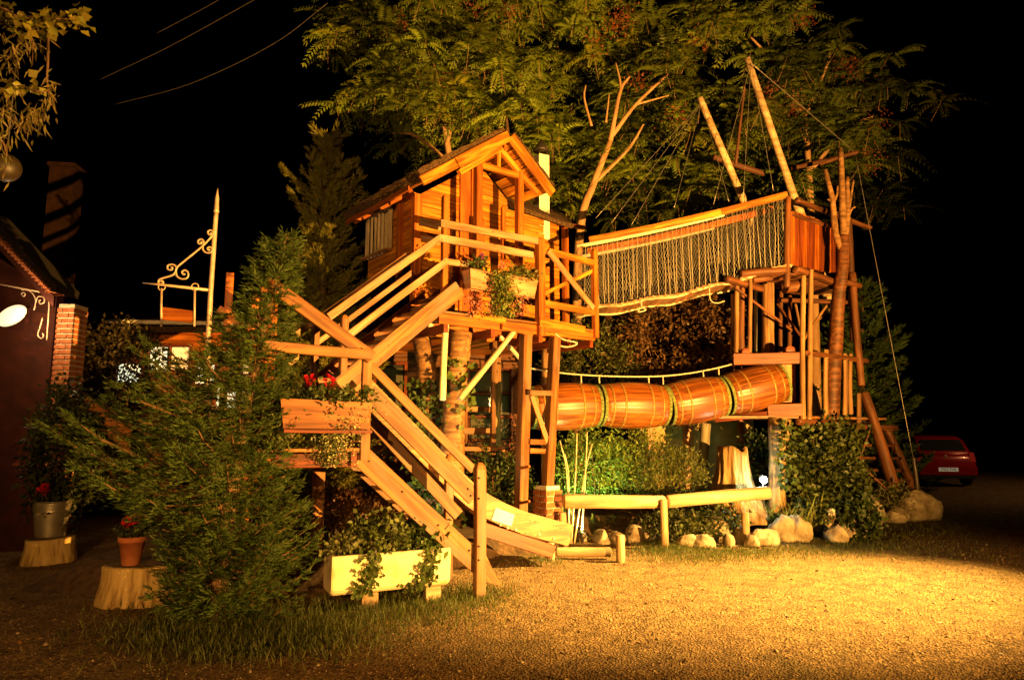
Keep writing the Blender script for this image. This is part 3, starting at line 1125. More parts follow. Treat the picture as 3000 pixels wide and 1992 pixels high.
M_SLIDE = wood('slide_timber', (0.20, 0.085, 0.03), (0.44, 0.20, 0.07), 0.5, scale=(3, 3, 18))
strip('side_board', 0, .045, .125, 0, M_SLIDE)
strip('side_board', .60, .645, .125, 0, M_SLIDE)
strip('chute', .045, .60, .012, .08, M_SLIDE)
pl_ = [onp(1400 + x * .1914, 1400 + y * .1914, F1 + W1 * (OS - .012), W1) for x, y in ((215, 640), (275, 450), (565, 560), (515, 735))]
M_PLATE = rough_mat('white_plate', (0.72, 0.66, 0.52), (0.85, 0.80, 0.68), 20, 0.5, 0.1)
slab('name_plate', pl_, W1 * .010, V(1, 0, -.4), M_PLATE, slide)
for x, y in ((345, 715), (455, 760), (575, 790), (935, 865), (1160, 925)):
    c = onp(1400 + x * .1914, 1400 + y * .1914, F1 + W1 * (OS - .002), W1)
    mw = (-W1).to_track_quat('Z', 'Y').to_matrix().to_4x4()
    mw.translation = c
    lathe('bolt', [(.016, -.004), (.016, .006), (.008, .014)], M_PALEPOLE, slide, mw, 8)
bot = [fp(1412, 1535, OS + .1), fp(1620, 1590, OS + .1)]
beam('under_beam', bot[0] + V(0, 0, -.05), bot[1] + V(0, 0, -.10), .08, .16, M_RED, slide)
# ================================================================== rope bridge
bridge = thing('rope_bridge', 'rope net footbridge with orange top rails climbing to the log tower', 'bridge', P(2000, 860, 11.1))
BL, BR = P(1690, 716, 11.25), P(2306, 576, 11.0)
bl, br = P(1755, 908, 11.25), P(2300, 776, 11.0)
ax_ = (BR - BL)
acr = V(-ax_.y, ax_.x, 0).normalized()
if acr.y < 0:
    acr = -acr
BW = .75


def bt(u, far=0.0):       # top edge, sagging a little
    return BL.lerp(BR, u) + V(0, 0, -.05 * math.sin(math.pi * u)) + acr * far


def bb(u, far=0.0):       # bottom edge
    w = BL.lerp(BR, u)
    p = bl.lerp(br, u)
    return V(w.x, w.y, bl.z + (br.z - bl.z) * u - .10 * math.sin(math.pi * u) + .02 * math.sin(23 * u)) + acr * far


for far in (0.0, BW):
    a, b = bt(.06, far), bt(1, far)
    n = 3
    for k in range(n):
        u0, u1 = .06 + .94 * k / n, .06 + .94 * (k + 1) / n
        beam('top_rail', bt(u0, far) + V(0, 0, .03), bt(u1, far) + V(0, 0, .03), .07, .11, M_HOUSE if far == 0 else M_HOUSEBEAM, bridge)
    tube('edge_rope', [bt(u / 20, far) + V(0, -.03, -.045) for u in range(0, 15)], [.034 - .0012 * k for k in range(15)], M_PALEPOLE if far == 0 else M_ROPE, bridge, 8)
    tube('floor_rope', [bb(u / 40, far) + V(0, -.02, RNG.uniform(-.012, .012)) for u in range(41)], .026, M_PALEPOLE, bridge, 7)
# floor planks
for k in range(34):
    u = (k + .5) / 34
    beam('floor_plank', bb(u, -.06) + V(0, 0, .01), bb(u, BW + .06) + V(0, 0, .01), .135, .028, M_RAIL, bridge)
# upright cords
for k in range(40):
    u = .05 + .93 * k / 39 + RNG.uniform(-.006, .006)
    for far in (0.0, BW):
        if far and k % 2:
            continue
        u2 = u + RNG.uniform(-.012, .012)
        p, q = bt(u, far), bb(u2, far)
        m = p.lerp(q, RNG.uniform(.3, .7)) + ax_.normalized() * RNG.uniform(-.03, .03)
        tube('cord', [p, m, q], .0046, M_ROPE, bridge, 4)
# diamond netting, one mesh each side
for far in (0.0, BW):
    parts = []
    n, rows = 74, 11
    for k in range(-rows, n + rows):
        for sgn in (1, -1):
            pts = []
            for r in range(rows + 1):
                u = (k + sgn * r * 1.0) / n
                if -.0 <= u <= 1.0:
                    pts.append(bt(u, far).lerp(bb(u, far), r / rows) + acr * RNG.uniform(-.01, .01))
            if len(pts) > 1:
                parts.append(tube_data(pts, .0014, 3, 0, False))
    vs, fs = join_data(parts)
    link('netting', mesh(vs, fs), M_STRAND, bridge)
# loose rope ends
tube('rope_end', bez([bb(.30), bb(.302) + V(0, 0, -.1), bb(.31) + V(.03, -.02, -.17), bb(.30) + V(-.05, 0, -.19), bb(.298) + V(-.02, 0, -.11)], 20), .014, M_ROPE, bridge, 6)
tube('rope_end', bez([bb(.62), bb(.622) + V(0, 0, -.22), bb(.65) + V(0, 0, -.3), bb(.68) + V(.03, 0, -.28)], 20), .01, M_ROPE, bridge, 6)
kn = P(1625, 975, 10.4)
tube('rope_end', bez([kn, kn + V(.12, 0, -.10), kn + V(.35, 0, -.16), kn + V(.2, 0, -.22), kn + V(.05, 0, -.18), kn + V(.0, 0, -.05)], 24), .014, M_ROPE, bridge, 6)

# ================================================================== log tower
tower = thing('log_tower', 'two storey lookout tower of brown logs and poles with red palisade', 'tower', P(2320, 1240, 11.4))


def TLg(name, a, b, r0, r1=None, mat=None, lab=None):
    return log(name, P(*a), P(*b), r0, r1 or r0, mat or M_LOGRED, tower, label=lab)


# palisade (right-hand side recedes)
pa0, pa1 = P(2320, 700, 11.05), P(2450, 730, 12.5)
n = 11
for k in range(n):
    u0, u1 = k / n, (k + .88) / n
    xl, xr = 2318 + (2448 - 2318) * u0, 2318 + (2448 - 2318) * u1
    Y0, Y1 = 11.05 + 1.45 * u0, 11.05 + 1.45 * u1
    yt0, yt1 = 618 + 42 * u0 + (8 * max(0, u0 - .75)) * 4, 618 + 42 * u1 + (8 * max(0, u1 - .75)) * 4
    yb0, yb1 = 776 + 24 * u0, 776 + 24 * u1
    j = RNG.uniform(-3, 3)
    pts = [P(xl, yb0 + j, Y0), P(xr, yb1 + j, Y1), P(xr, yt1 + j * .5, Y1), P(xl, yt0 + j * .5, Y0)]
    off = RNG.uniform(0, .015)
    slab('palisade_plank', [p + V(off, off, 0) for p in pts], V(-.5, .5, 0) * .06, V(0, 0, 1), M_RED if k % 3 else M_HOUSEBEAM, tower)
TLg('rail_log', (2318, 628, 11.08), (2450, 668, 12.5), .035)
TLg('rail_log', (2335, 586, 11.2), (2456, 628, 12.6), .05)
TLg('rail_log', (2456, 632, 12.6), (2550, 668, 13.0), .05)
TLg('rail_log', (2318, 494, 12.8), (2420, 470, 12.8), .045)
TLg('rail_log', (2400, 480, 12.9), (2512, 446, 12.8), .045)
TLg('corner_post', (2305, 842, 11.0), (2308, 578, 11.0), .055, .05)
TLg('corner_post', (2502, 1000, 12.4), (2487, 640, 12.4), .065, .055)
# far side palisade of the upper floor
for k in range(8):
    x = 2325 + k * 16
    slab('palisade_plank', [P(x, 790, 12.9), P(x + 13, 790, 12.9), P(x + 13, 690, 12.9), P(x, 690, 12.9)], V(0, .03, 0), V(0, 0, 1), M_RED, tower)
# upper floor
u0, u1, u2, u3 = P(2175, 790, 11.0), P(2335, 790, 11.0), P(2480, 812, 12.6), P(2330, 800, 12.8)
zu = u1.z - .05
for k in range(9):
    f0, f1 = k / 9, (k + .92) / 9
    a, b = V(u0.x, u0.y, zu).lerp(V(u3.x, u3.y, zu), f0), V(u1.x, u1.y, zu).lerp(V(u2.x, u2.y, zu), f0)
    c, d = V(u1.x, u1.y, zu).lerp(V(u2.x, u2.y, zu), f1), V(u0.x, u0.y, zu).lerp(V(u3.x, u3.y, zu), f1)
    slab('floor_plank', [a, b, c, d], V(0, 0, -.035), DH, M_LOGRED, tower)
TLg('floor_log', (2170, 802, 11.0), (2300, 792, 11.0), .065)
TLg('floor_log', (2205, 820, 11.3), (2310, 806, 11.3), .06)
TLg('floor_log', (2128, 818, 10.9), (2232, 846, 11.4), .06)
TLg('floor_log', (2330, 790, 10.9), (2462, 836, 12.2), .07)
TLg('floor_log', (2290, 845, 11.5), (2350, 838, 11.4), .10)
TLg('floor_log', (2455, 822, 12.0), (2520, 838, 12.4), .05)
TLg('floor_log', (2280, 880, 11.6), (2480, 886, 12.0), .04)
# poles between the storeys
for x, yt, yb, Y, r, m in ((2146, 862, 1040, 11.6, .035, M_POLE), (2160, 806, 1040, 11.2, .045, M_POLE), (2175, 822, 1040, 11.5, .05, M_LOGRED), (2198, 790, 1040, 11.1, .035, M_POLE),
                           (2290, 826, 1040, 11.8, .05, M_LOGRED), (2314, 866, 1040, 12.0, .04, M_LOGRED)):
    TLg('pole', (x - 2, yb, Y), (x, yt, Y), r, r * .9, m)
TLg('pole', (2214, 1030, 12.3), (2214, 850, 12.3), .028, .028, M_WIRE)
TLg('trunk_post', (2252, 1215, 11.7), (2250, 830, 11.7), .12, .105, M_POLE)
TLg('pole', (2352, 1228, 10.95), (2354, 808, 10.95), .042, .040, M_POLE)
TLg('pole', (2370, 1224, 11.1), (2376, 790, 11.1), .042, .038, M_POLE)
# braces
TLg('brace_pole', (2153, 842, 11.1), (2320, 968, 11.5), .022)
TLg('brace_pole', (2276, 890, 11.8), (2345, 985, 11.5), .022)
TLg('brace_pole', (2424, 892, 12.0), (2352, 1000, 11.3), .024, None, M_POLE)
TLg('brace_pole', (2432, 905, 12.4), (2356, 984, 11.6), .02, None, M_POLE)
TLg('brace_pole', (2330, 890, 11.8), (2348, 985, 11.8), .022, None, M_POLE)
# lower storey
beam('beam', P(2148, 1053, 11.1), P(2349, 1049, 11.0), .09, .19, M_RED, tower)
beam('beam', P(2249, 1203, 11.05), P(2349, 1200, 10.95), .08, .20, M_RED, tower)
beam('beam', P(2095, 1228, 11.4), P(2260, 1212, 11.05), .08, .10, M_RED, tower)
slab('side_panel', [P(2291, 1183, 11.15), P(2331, 1183, 11.15), P(2331, 1068, 11.15), P(2291, 1068, 11.15)], V(0, .05, 0), V(0, 0, 1), M_HOUSEBEAM, tower)
for x, y in ((2184, 1034), (2313, 1028)):
    q = P(x, y, 11.12)
    log('half_round_cap', q + V(0, -.05, 0), q + V(0, .05, 0), .08, .08, M_RED, tower)
zl = P(2300, 1218, 11.0).z
l0, l1, l2, l3 = P(2105, 1222, 11.0), P(2345, 1222, 10.98), P(2600, 1240, 12.9), P(2250, 1232, 13.0)
for k in range(10):
    f0, f1 = k / 10, (k + .93) / 10
    a, b = V(l0.x, l0.y, zl).lerp(V(l3.x, l3.y, zl), f0), V(l1.x, l1.y, zl).lerp(V(l2.x, l2.y, zl), f0)
    c, d = V(l1.x, l1.y, zl).lerp(V(l2.x, l2.y, zl), f1), V(l0.x, l0.y, zl).lerp(V(l3.x, l3.y, zl), f1)
    slab('floor_plank', [a, b, c, d], V(0, 0, -.04), DH, M_STAIR, tower)
TLg('rail_log', (2358, 1034, 11.0), (2540, 1058, 12.6), .045)
for x, yt, yb, Y in ((2371, 1022, 1228, 11.15), (2420, 1024, 1220, 11.5), (2475, 1036, 1216, 12.0), (2492, 1036, 1214, 12.2), (2516, 1152, 1262, 12.4)):
    TLg('baluster_pole', (x, yb, Y), (x, yt, Y), .045, .04, M_POLE)
TLg('floor_log', (2336, 1234, 11.0), (2500, 1246, 12.2), .06)
TLg('floor_log', (2490, 1246, 12.2), (2625, 1254, 13.2), .055)
TLg('leaning_leg', (2523, 1130, 12.3), (2497, 800, 12.35), .065, .06)
# outer stair with log stringers
q = put(2612, 1424)
log('stair_stringer', V(*P(2618, 1428, 12.2)), P(2530, 1150, 12.5), .10, .085, M_LOGRED, tower)
log('stair_stringer', V(*P(2676, 1434, 13.4)), P(2596, 1254, 13.2), .09, .08, M_LOGRED, tower)
for k, (xa, xb, y) in enumerate(((2484, 2606, 1302), (2496, 2625, 1340), (2505, 2636, 1376), (2530, 2650, 1405))):
    beam('step', P(xa, y, 12.1), P(xb, y + 2, 13.2), .22, .05, M_LOGRED, tower)
TLg('brace_pole', (2508, 1352, 12.0), (2598, 1432, 12.0), .015)
TLg('brace_pole', (2500, 1388, 12.0), (2548, 1262, 12.1), .015)
# support trunk with ivy
q = put(2272, 1444)
YT = 11.0
tq = P(2272, 1440, YT)
tube('support_trunk', [V(tq.x, tq.y, gz(tq.x, tq.y) - .1), P(2275, 1400, YT), P(2278, 1330, YT), P(2282, 1262, YT), P(2284, 1226, YT)], [.15, .125, .125, .165, .18], M_OLDSTUMP, tower, 14, .05)

# dead forked tree through the tower
dead = thing('dead_tree', 'bare dead tree with sawn forked limbs rising through the log tower', 'tree', P(2435, 1330, 11.9))
tube('trunk', bez([P(2432, 1340, 11.9), P(2440, 1100, 11.9), P(2450, 980, 11.9), P(2456, 871, 11.8), P(2467, 802, 11.75), P(2471, 735, 11.75), P(2472, 690, 11.75)], 24), [.14 - .0024 * k for k in range(25)], M_LOGRED, dead, 12, .05)
for pts, r in (([(2466, 730), (2450, 690), (2442, 620), (2437, 575), (2417, 498)], .06), ([(2472, 700), (2468, 620), (2466, 520), (2462, 436)], .065), ([(2474, 700), (2483, 640), (2482, 520)], .055),
               ([(2440, 600), (2452, 570), (2454, 545)], .025), ([(2436, 590), (2424, 584)], .022), ([(2486, 640), (2494, 615), (2506, 606)], .02), ([(2481, 650), (2491, 590), (2500, 530)], .03)):
    c = bez([P(x, y, 11.75) for x, y in pts], 12)
    tube('limb', c, [r * (1 - .35 * k / len(c)) for k in range(len(c))], M_POLE, dead, 9, .06)

# ================================================================== masts and guy wires
for pts, r0, r1, lab in (([(2428, 876, 12.7), (2345, 628, 12.2), (2317, 551, 12.1), (2188, 170, 11.4)], .095, .058, 'leaning pale log mast standing at the tower palisade'),
                         ([(2236, 725, 12.2), (2174, 578, 12.1), (2050, 288, 11.9)], .075, .06, 'leaning pale log mast crossing behind the bridge netting')):
    c = bez([P(*p) for p in pts], 18)
    m = tube('leaning_mast', c, [r0 + (r1 - r0) * k / (len(c) - 1) for k in range(len(c))], M_PALELOG, None, 12, .04)
    tag(m, lab, 'mast', 'leaning masts of the bridge')
M1T, M2T = P(2200, 185, 11.2), P(2056, 300, 11.9)


def wire(a, b, label, r=.006, mat=None, sag=0.0):
    pts = [a.lerp(b, k / 12) + V(0, 0, -sag * math.sin(math.pi * k / 12)) for k in range(13)]
    tag(tube('guy_wire', pts, r, mat or M_WIRE, None, 5), label, 'wire', 'guy wires of the masts')


wire(M1T, P(2505, 446, 12.8), 'wire from the tall mast head down to the upper tower rail')
wire(P(2505, 446, 12.8), P(2676, 1345, 12.6), 'wire dropping from the tower rail end to the black anchor sleeve')
for (a, x, y, Y) in ((M2T, 1790, 655, 11.2), (M2T, 1745, 640, 11.2), (M2T, 1850, 660, 11.2), (M2T, 1975, 610, 11.1), (M2T, 2135, 590, 11.1), (M1T, 2090, 600, 11.1), (M1T, 2178, 578, 11.0), (M1T, 2266, 560, 11.0)):
    wire(a, P(x, y, Y), 'thin stay wire fanning from the shorter mast head to the bridge rail' if a is M2T else 'thin stay wire dropping from the taller mast head to the bridge rail', .004)
sl = log('anchor_sleeve', P(2688, 1440, 12.6), P(2675, 1338, 12.6), .045, .035, M_DARKIRON)
tag(sl, 'black sleeve post holding the guy wire behind the big rock', 'post')
tag(log('hanging_pole', P(2155, 482, 12.2), P(2184, 235, 11.8), .03, .022, M_LOGRED), 'thin brown pole hanging between the two masts', 'pole')
tag(log('cross_log', P(2090, 460, 12.6), P(2240, 510, 12.7), .05, .05, M_LOGRED), 'brown cross log lying behind the leaning masts', 'log')

# ================================================================== barrel tunnel
bar_ax = [P(1548, 1194, 10.4), P(1750, 1187, 10.7), P(1948, 1188, 10.95), P(2118, 1160, 11.1), P(2290, 1120, 11.25)]
LABB = ['oak barrel of the tunnel behind the ladder legs, its dark mouth open', 'oak barrel of the tunnel, second from the ladder legs',
        'oak barrel of the tunnel, third from the ladder legs', 'oak barrel of the tunnel tilted up against the log tower']
for k in range(4):
    a, b = bar_ax[k], bar_ax[k + 1]
    dv = (b - a).normalized()
    a, b = a + dv * .045, b - dv * .045
    L = (b - a).length
    root = thing('barrel', LABB[k], 'barrel', a, 'barrels of the hanging tunnel')
    M, _ = frame(a, b)
    RE, RM = .318, .366

    def rad(x):
        u = x / L
        return RE + (RM - RE) * math.sin(math.pi * u) ** .9

    nst, nsg = 26, 14
    rings = []
    for i in range(nsg + 1):
        x = L * i / nsg
        ring = []
        for j in range(nst * 3):
            ang = 2 * math.pi * j / (nst * 3)
            rr = rad(x) - (.006 if j % 3 == 0 else 0)
            ring.append((x, rr * math.cos(ang), rr * math.sin(ang)))
        rings.append(ring)
    inner = [[(x, (rad(x) - .03) * math.cos(2 * math.pi * j / (nst * 3)), (rad(x) - .03) * math.sin(2 * math.pi * j / (nst * 3))) for j in range(nst * 3)] for x in (L, L * .5, 0)]
    vs, fs = rings_mesh(rings + inner, cap=False)
    n3 = nst * 3
    last = (len(rings) + 2) * n3
    fs += [(last + j, last + (j + 1) % n3, (j + 1) % n3, j) for j in range(n3)]
    o = link('staves', mesh(vs, fs), M_BARREL, root, M, True)
    for u0, u1 in ((.10, .125), (.27, .30), (.70, .73), (.875, .90)):
        rg = [[(L * u, (rad(L * u) + e) * math.cos(2 * math.pi * j / 40), (rad(L * u) + e) * math.sin(2 * math.pi * j / 40)) for j in range(40)] for u, e in ((u0, -.004), (u0, .005), (u1, .005), (u1, -.004))]
        vs, fs = rings_mesh(rg, False)
        link('hoop', mesh(vs, fs), M_HOOP, root, M, True)
    for x0 in (0.0, L):
        rg = [[(x0 + e, (RE + r_) * math.cos(2 * math.pi * j / 40) * (1 + .01 * math.sin(j * 5)), (RE + r_) * math.sin(2 * math.pi * j / 40)) for j in range(40)] for e, r_ in ((-.02, -.02), (-.022, .008), (.022, .010), (.02, -.02), (-.02, -.02))]
        vs, fs = rings_mesh(rg, False)
        link('mossy_rim', mesh(vs, fs), M_MOSS, root, M)
# hand line above the barrels with short hangers
hl = thing('hand_line', 'pale hand rope slung above the barrel tunnel with short hangers', 'rope', P(1800, 1100, 10.4))
hpts = [P(1530, 1075, 10.45), P(1640, 1092, 10.55), P(1760, 1101, 10.72), P(1900, 1103, 10.9), P(2000, 1096, 11.0), P(2100, 1078, 11.1), P(2180, 1056, 11.15), P(2246, 1033, 11.2)]
tube('line', bez(hpts, 56), .013, M_ROPE, hl, 6)
for x, y0, y1, Y in ((1702, 1098, 1122, 10.63), (1755, 1101, 1122, 10.71), (1900, 1102, 1122, 10.9), (1942, 1100, 1126, 10.95), (2060, 1085, 1108, 11.05), (2105, 1076, 1098, 11.1), (2225, 1040, 1072, 11.18)):
    tube('hanger', [P(x, y0, Y), P(x + 1, y1, Y)], .012, M_ROPE, hl, 5)

# ================================================================== log fence
fence = thing('log_fence', 'low fence of two peeled pale logs on three short posts', 'fence', G(1950, 1583))
fa, fm, fb = P(1651, 1468, 9.65), P(1946, 1470, 9.85), P(2252, 1443, 10.35)
log('rail', fa, fm, .098, .088, M_PALELOG, fence, 16, .01, .03)
log('rail', fm + (fb - fm).normalized() * .04, fb, .088, .095, M_PALELOG, fence, 16, .012, .03)
for x, yt, yb, Y in ((1648, 1500, 1560, 9.65), (1944, 1462, 1585, 9.72), (2182, 1500, 1588, 10.05)):
    t_ = P(x, yt, Y)
    log('post', V(t_.x, t_.y, -.05), t_, .055, .052, M_PALELOG, fence, 12, .01, .04)

# ================================================================== stones of the bed edging
def stone(name, c, sx, sy, sz, label, group=None, seed=0, mat=None, flat=.0):
    rs = random.Random(seed)
    n, m = 20, 13
    ph = [(rs.uniform(-1, 1), rs.uniform(-1, 1), rs.uniform(-1, 1)) for _ in range(9)]
    pl = [Vector(p).normalized() for p in ph]
    cut = [rs.uniform(.68, .95) for _ in pl]
    vs, fs = [], []
    rings = []
    for i in range(m + 1):
        th = math.pi * (i + .02) / (m + .04)
        ring = []
        for j in range(n):
            a = 2 * math.pi * j / n + i * .2
            v = V(math.sin(th) * math.cos(a), math.sin(th) * math.sin(a), -math.cos(th))
            for p_, c_ in zip(pl, cut):
                d_ = v.dot(p_)
                if d_ > c_:
                    v -= p_ * (d_ - c_)
            v *= 1 + .05 * math.sin(4 * v.x + 7 * v.z + seed) * math.sin(5 * v.y - 3 * v.z) + rs.uniform(-.012, .012)
            ring.append((v.x * sx, v.y * sy, v.z * sz + sz * .72))
        rings.append(ring)
    vs, fs = rings_mesh(rings)
    o = link(name, mesh(vs, fs), mat or M_STONE, None, Matrix.Translation(c) @ Matrix.Rotation(rs.uniform(0, 6), 4, 'Z'), True)
    return tag(o, label, 'stone' if name == 'edging_stone' else 'rock', group)


SG = 'stones edging the garden bed'
SLABS = ['low edging stone against the fence post beside the slide end', 'low flat edging stone behind the little log kerb', 'round pale edging stone beside the taller kerb stub post', 'square edging stone just short of the middle fence post',
         'tan edging stone tilted in the grass past the middle fence post', 'tallest pale edging stone before the end fence post', 'small round edging stone touching the end fence post', 'broad tan edging stone just past the end fence post',
         'rounded edging stone under the arching iris leaves', 'cracked edging stone below the iris clump', 'wide grey edging stone below the small white flower', 'lumpy edging stone between the iris clump and the ivy',
         'low edging stone beside the tumbling ivy', 'pale edging stone half under the tumbling ivy', 'buried edging stone behind the middle fence post', 'smallest edging stone beside the slide end board', 'low edging stone between the kerb log and the round pale stone',
         'tan edging stone half sunk in the grass at the middle fence post', 'squat edging stone between the tallest stone and the end post', 'small tan edging stone in front of the ivy', 'wedge shaped edging stone at the foot of the end fence post']
for k, (x, y, w, h) in enumerate(((1700, 1575, 45, 30), (1760, 1580, 55, 35), (1857, 1582, 46, 46), (1905, 1574, 44, 42), (2048, 1596, 60, 40), (2094, 1576, 62, 58), (2160, 1584, 40, 42), (2235, 1590, 70, 50),
                                  (2285, 1574, 60, 60), (2330, 1574, 60, 62), (2372, 1560, 60, 52), (2412, 1562, 62, 48), (2460, 1566, 55, 40), (2500, 1562, 55, 44), (1985, 1560, 60, 30), (1650, 1570, 40, 22),
                                  (1805, 1584, 46, 36), (2008, 1594, 52, 38), (2128, 1592, 40, 36), (2440, 1576, 48, 40), (2195, 1594, 40, 34))):
    q = G(x, y)
    m_ = q.y / FPX
    stone('edging_stone', V(q.x, q.y - .10, -.08), w * m_ * .70, w * m_ * .46, h * m_ * .78, SLABS[k], SG, 40 + k)
for k, (x, y, w, h, lab) in enumerate(((2570, 1535, 60, 80, 'upright pale rock with a lit face beside the ivy'), (2632, 1528, 75, 50, 'low rounded rock between the upright rock and the big boulder'),
                                       (2705, 1524, 120, 95, 'largest grey boulder at the end of the garden bed'))):
    q = G(x, y)
    m_ = q.y / FPX
    stone('rock', V(q.x, q.y + .1, -.05), w * m_ * .55, w * m_ * .5, h * m_ * .60, lab, None, 90 + k)
# slab stones lying inside the bed
for k, (x, y, w, h) in enumerate(((2140, 1515, 60, 34), (2210, 1505, 75, 40))):
    q = put(x, y + 10)
    m_ = q.y / FPX
    stone('flat_rock', q, w * m_ * .55, w * m_ * .5, h * m_ * .5, ('small flat tan rock in the bed behind the end fence post', 'larger flat tan rock in the bed under the fence rail end')[k], 'flat rocks in the bed', 120 + k)

# little log edging at the slide end
edg = thing('log_edging', 'short pale log kerb with two stub posts at the slide end', 'log', G(1720, 1635))
log('kerb_log', G(1630, 1628) + V(0, 0, .05), G(1790, 1628) + V(0, 0, .05), .06, .06, M_PALELOG, edg)
for x, yb, yt in ((1612, 1632, 1590), (1818, 1636, 1566)):
    b_ = G(x, yb)
    log('stub_post', V(b_.x, b_.y, -.05), V(b_.x, b_.y, P(x, yt, b_.y).z), .06, .055, M_PALELOG, edg)

# old carved stump behind the fence
q = P(2150, 1452, 11.0)
zb = gz(q.x, q.y)
hh = P(2150, 1310, 11.0).z - zb
rings = []


def fl(a, f):
    g = 1 - .7 * f
    return 1 + .16 * abs(math.sin(3.5 * a + 1 + .5 * f)) * g + .07 * math.sin(11 * a + 3 * f) + .05 * math.sin(19 * a - 4 * f + math.sin(9 * f)) - .10 * g


for i in range(15):
    f = i / 14
    rr = .19 + .30 * (1 - f) ** 2.2
    rings.append([(rr * fl(a, f) * math.cos(a) * 1.15, rr * fl(a, f) * math.sin(a), f * hh * (1 + .05 * math.sin(3 * a + 1) * f)) for a in (2 * math.pi * k / 72 for k in range(72))])
vs, fs = rings_mesh(rings)
os_ = link('tree_stump', mesh(vs, fs), M_OLDSTUMP, None, Matrix.Translation(V(q.x, q.y, zb - .03)), True)
tag(os_, 'big old tree stump with flaring roots beside the lit garden lamp', 'stump')
# grey post under the tower edge and tan wall behind
tag(log('grey_post', P(2060, 1440, 11.6), P(2068, 1240, 11.6), .085, .085, wood('grey_post', (0.16, 0.14, 0.09), (0.26, 0.23, 0.15), .7)), 'grey round post between the shrubs and the old stump', 'post')

# ================================================================== lit garden lamp
gl = P(2236, 1405, 10.75)
lampo = thing('garden_lamp', 'small lit white garden spotlight glaring beside the old stump', 'lamp', V(gl.x, gl.y, gz(gl.x, gl.y)))
tube('stake', [V(gl.x, gl.y + .02, gz(gl.x, gl.y) - .05), V(gl.x, gl.y + .02, gl.z - .04)], .012, M_DARKIRON, lampo, 6)
M_BULB = emit('lamp_glass', (0.80, 1.0, 0.86), 90)
lathe('housing', [(.03, 0), (.05, .03), (.05, .07), (.03, .1)], M_DARKIRON, lampo, Matrix.Translation(gl + V(0, .05, -.03)), 14)
lathe('bulb', [(.012, -.055), (.044, -.033), (.055, 0), (.044, .033), (.012, .055)], M_BULB, lampo, Matrix.Translation(gl + V(0, -.02, 0)), 16)


def point(parent, pos, w, c, rad):
    li = bpy.data.lights.new('lamp_light', 'POINT')
    li.energy, li.color, li.shadow_soft_size = w, c, rad
    lo = bpy.data.objects.new('lamp_light', li)
    lo.parent = parent
    lo.matrix_basis = WM[parent.name].inverted() @ Matrix.Translation(pos)
    COL.objects.link(lo)


point(lampo, gl + V(-.10, -.12, .03), GARDEN_LAMP_W, (0.72, 1.0, 0.70), .04)


def spike_lamp(pos, label, w, c):
    t = thing('spike_lamp', label, 'lamp', pos)
    lathe('housing', [(.02, -.08), (.03, 0), (.055, .02), (.06, .10), (.052, .10)], M_DARKIRON, t, Matrix.Translation(pos), 12, close=True)
    lathe('bulb', [(.005, .03), (.03, .05), (.04, .085), (.005, .10)], emit('spike_bulb', c, 6), t, Matrix.Translation(pos), 10)
    li = bpy.data.lights.new('lamp_light', 'SPOT')
    li.energy, li.color, li.shadow_soft_size, li.spot_size, li.spot_blend = w, c, .04, math.radians(125), .7
    lo = bpy.data.objects.new('lamp_light', li)
    lo.parent = t
    mw = V(0, .55, .83).to_track_quat('-Z', 'Y').to_matrix().to_4x4()
    mw.translation = pos + V(0, 0, .13)
    lo.matrix_basis = WM[t.name].inverted() @ mw
    COL.objects.link(lo)


for px, lab in ((1705, 'added ground lamp brightening the pale bare stems behind the log fence'), (1850, 'added ground lamp brightening the narrow leaved shrub')):  # hidden lamps added to brighten the shrubs
    q = P(px, 1500, 10.2)
    spike_lamp(V(q.x, q.y, gz(q.x, q.y) + .06), lab, SHRUB_FILL_W, (0.62, 1.0, 0.30))
q = V(-1.05, 8.75, gz(-1.05, 8.75))
spike_lamp(q, 'small ground lamp at the ivy covered trunk under the deck', DECK_LAMP_W, (1.0, 0.80, 0.45))
# ================================================================== flower boxes
def flower_box(A, B, out, h, dep, mat, label, taper=.04):
    """A, B: top outer corners; out: unit vector to the front."""
    t = thing('flower_box', label, 'planter', (A + B) / 2)
    x = (B - A).normalized()
    dn = V(0, 0, -h)
    a0, b0 = A + dn + x * taper - out * taper, B + dn - x * taper - out * taper
    inn = -out * dep
    slab('front_board', [a0, b0, B, A], -out * .022, x, mat, t)
    slab('back_board', [A + inn, B + inn, b0 + inn + out * 2 * taper, a0 + inn + out * 2 * taper], out * .02, x, mat, t)
    for p, q, sg in ((A, a0, 1), (B, b0, -1)):
        slab('end_board', [p - out * .024, p + inn + out * .02, q + inn + out * (2 * taper + .02), q - out * .024], x * (.02 * sg), out, mat, t)
    slab('base_board', [a0 - out * .024 + V(0, 0, .01), b0 - out * .024 + V(0, 0, .01), b0 + inn + out * (2 * taper + .02) + V(0, 0, .01), a0 + inn + out * (2 * taper + .02) + V(0, 0, .01)], V(0, 0, .018), x, mat, t)
    slab('soil', [A - out * .03 + x * .03 + V(0, 0, -.04), B - out * .03 - x * .03 + V(0, 0, -.04), B + inn + out * .03 - x * .03 + V(0, 0, -.04), A + inn + out * .03 + x * .03 + V(0, 0, -.04)], V(0, 0, -.03), x, M_SOIL, t)
    return t


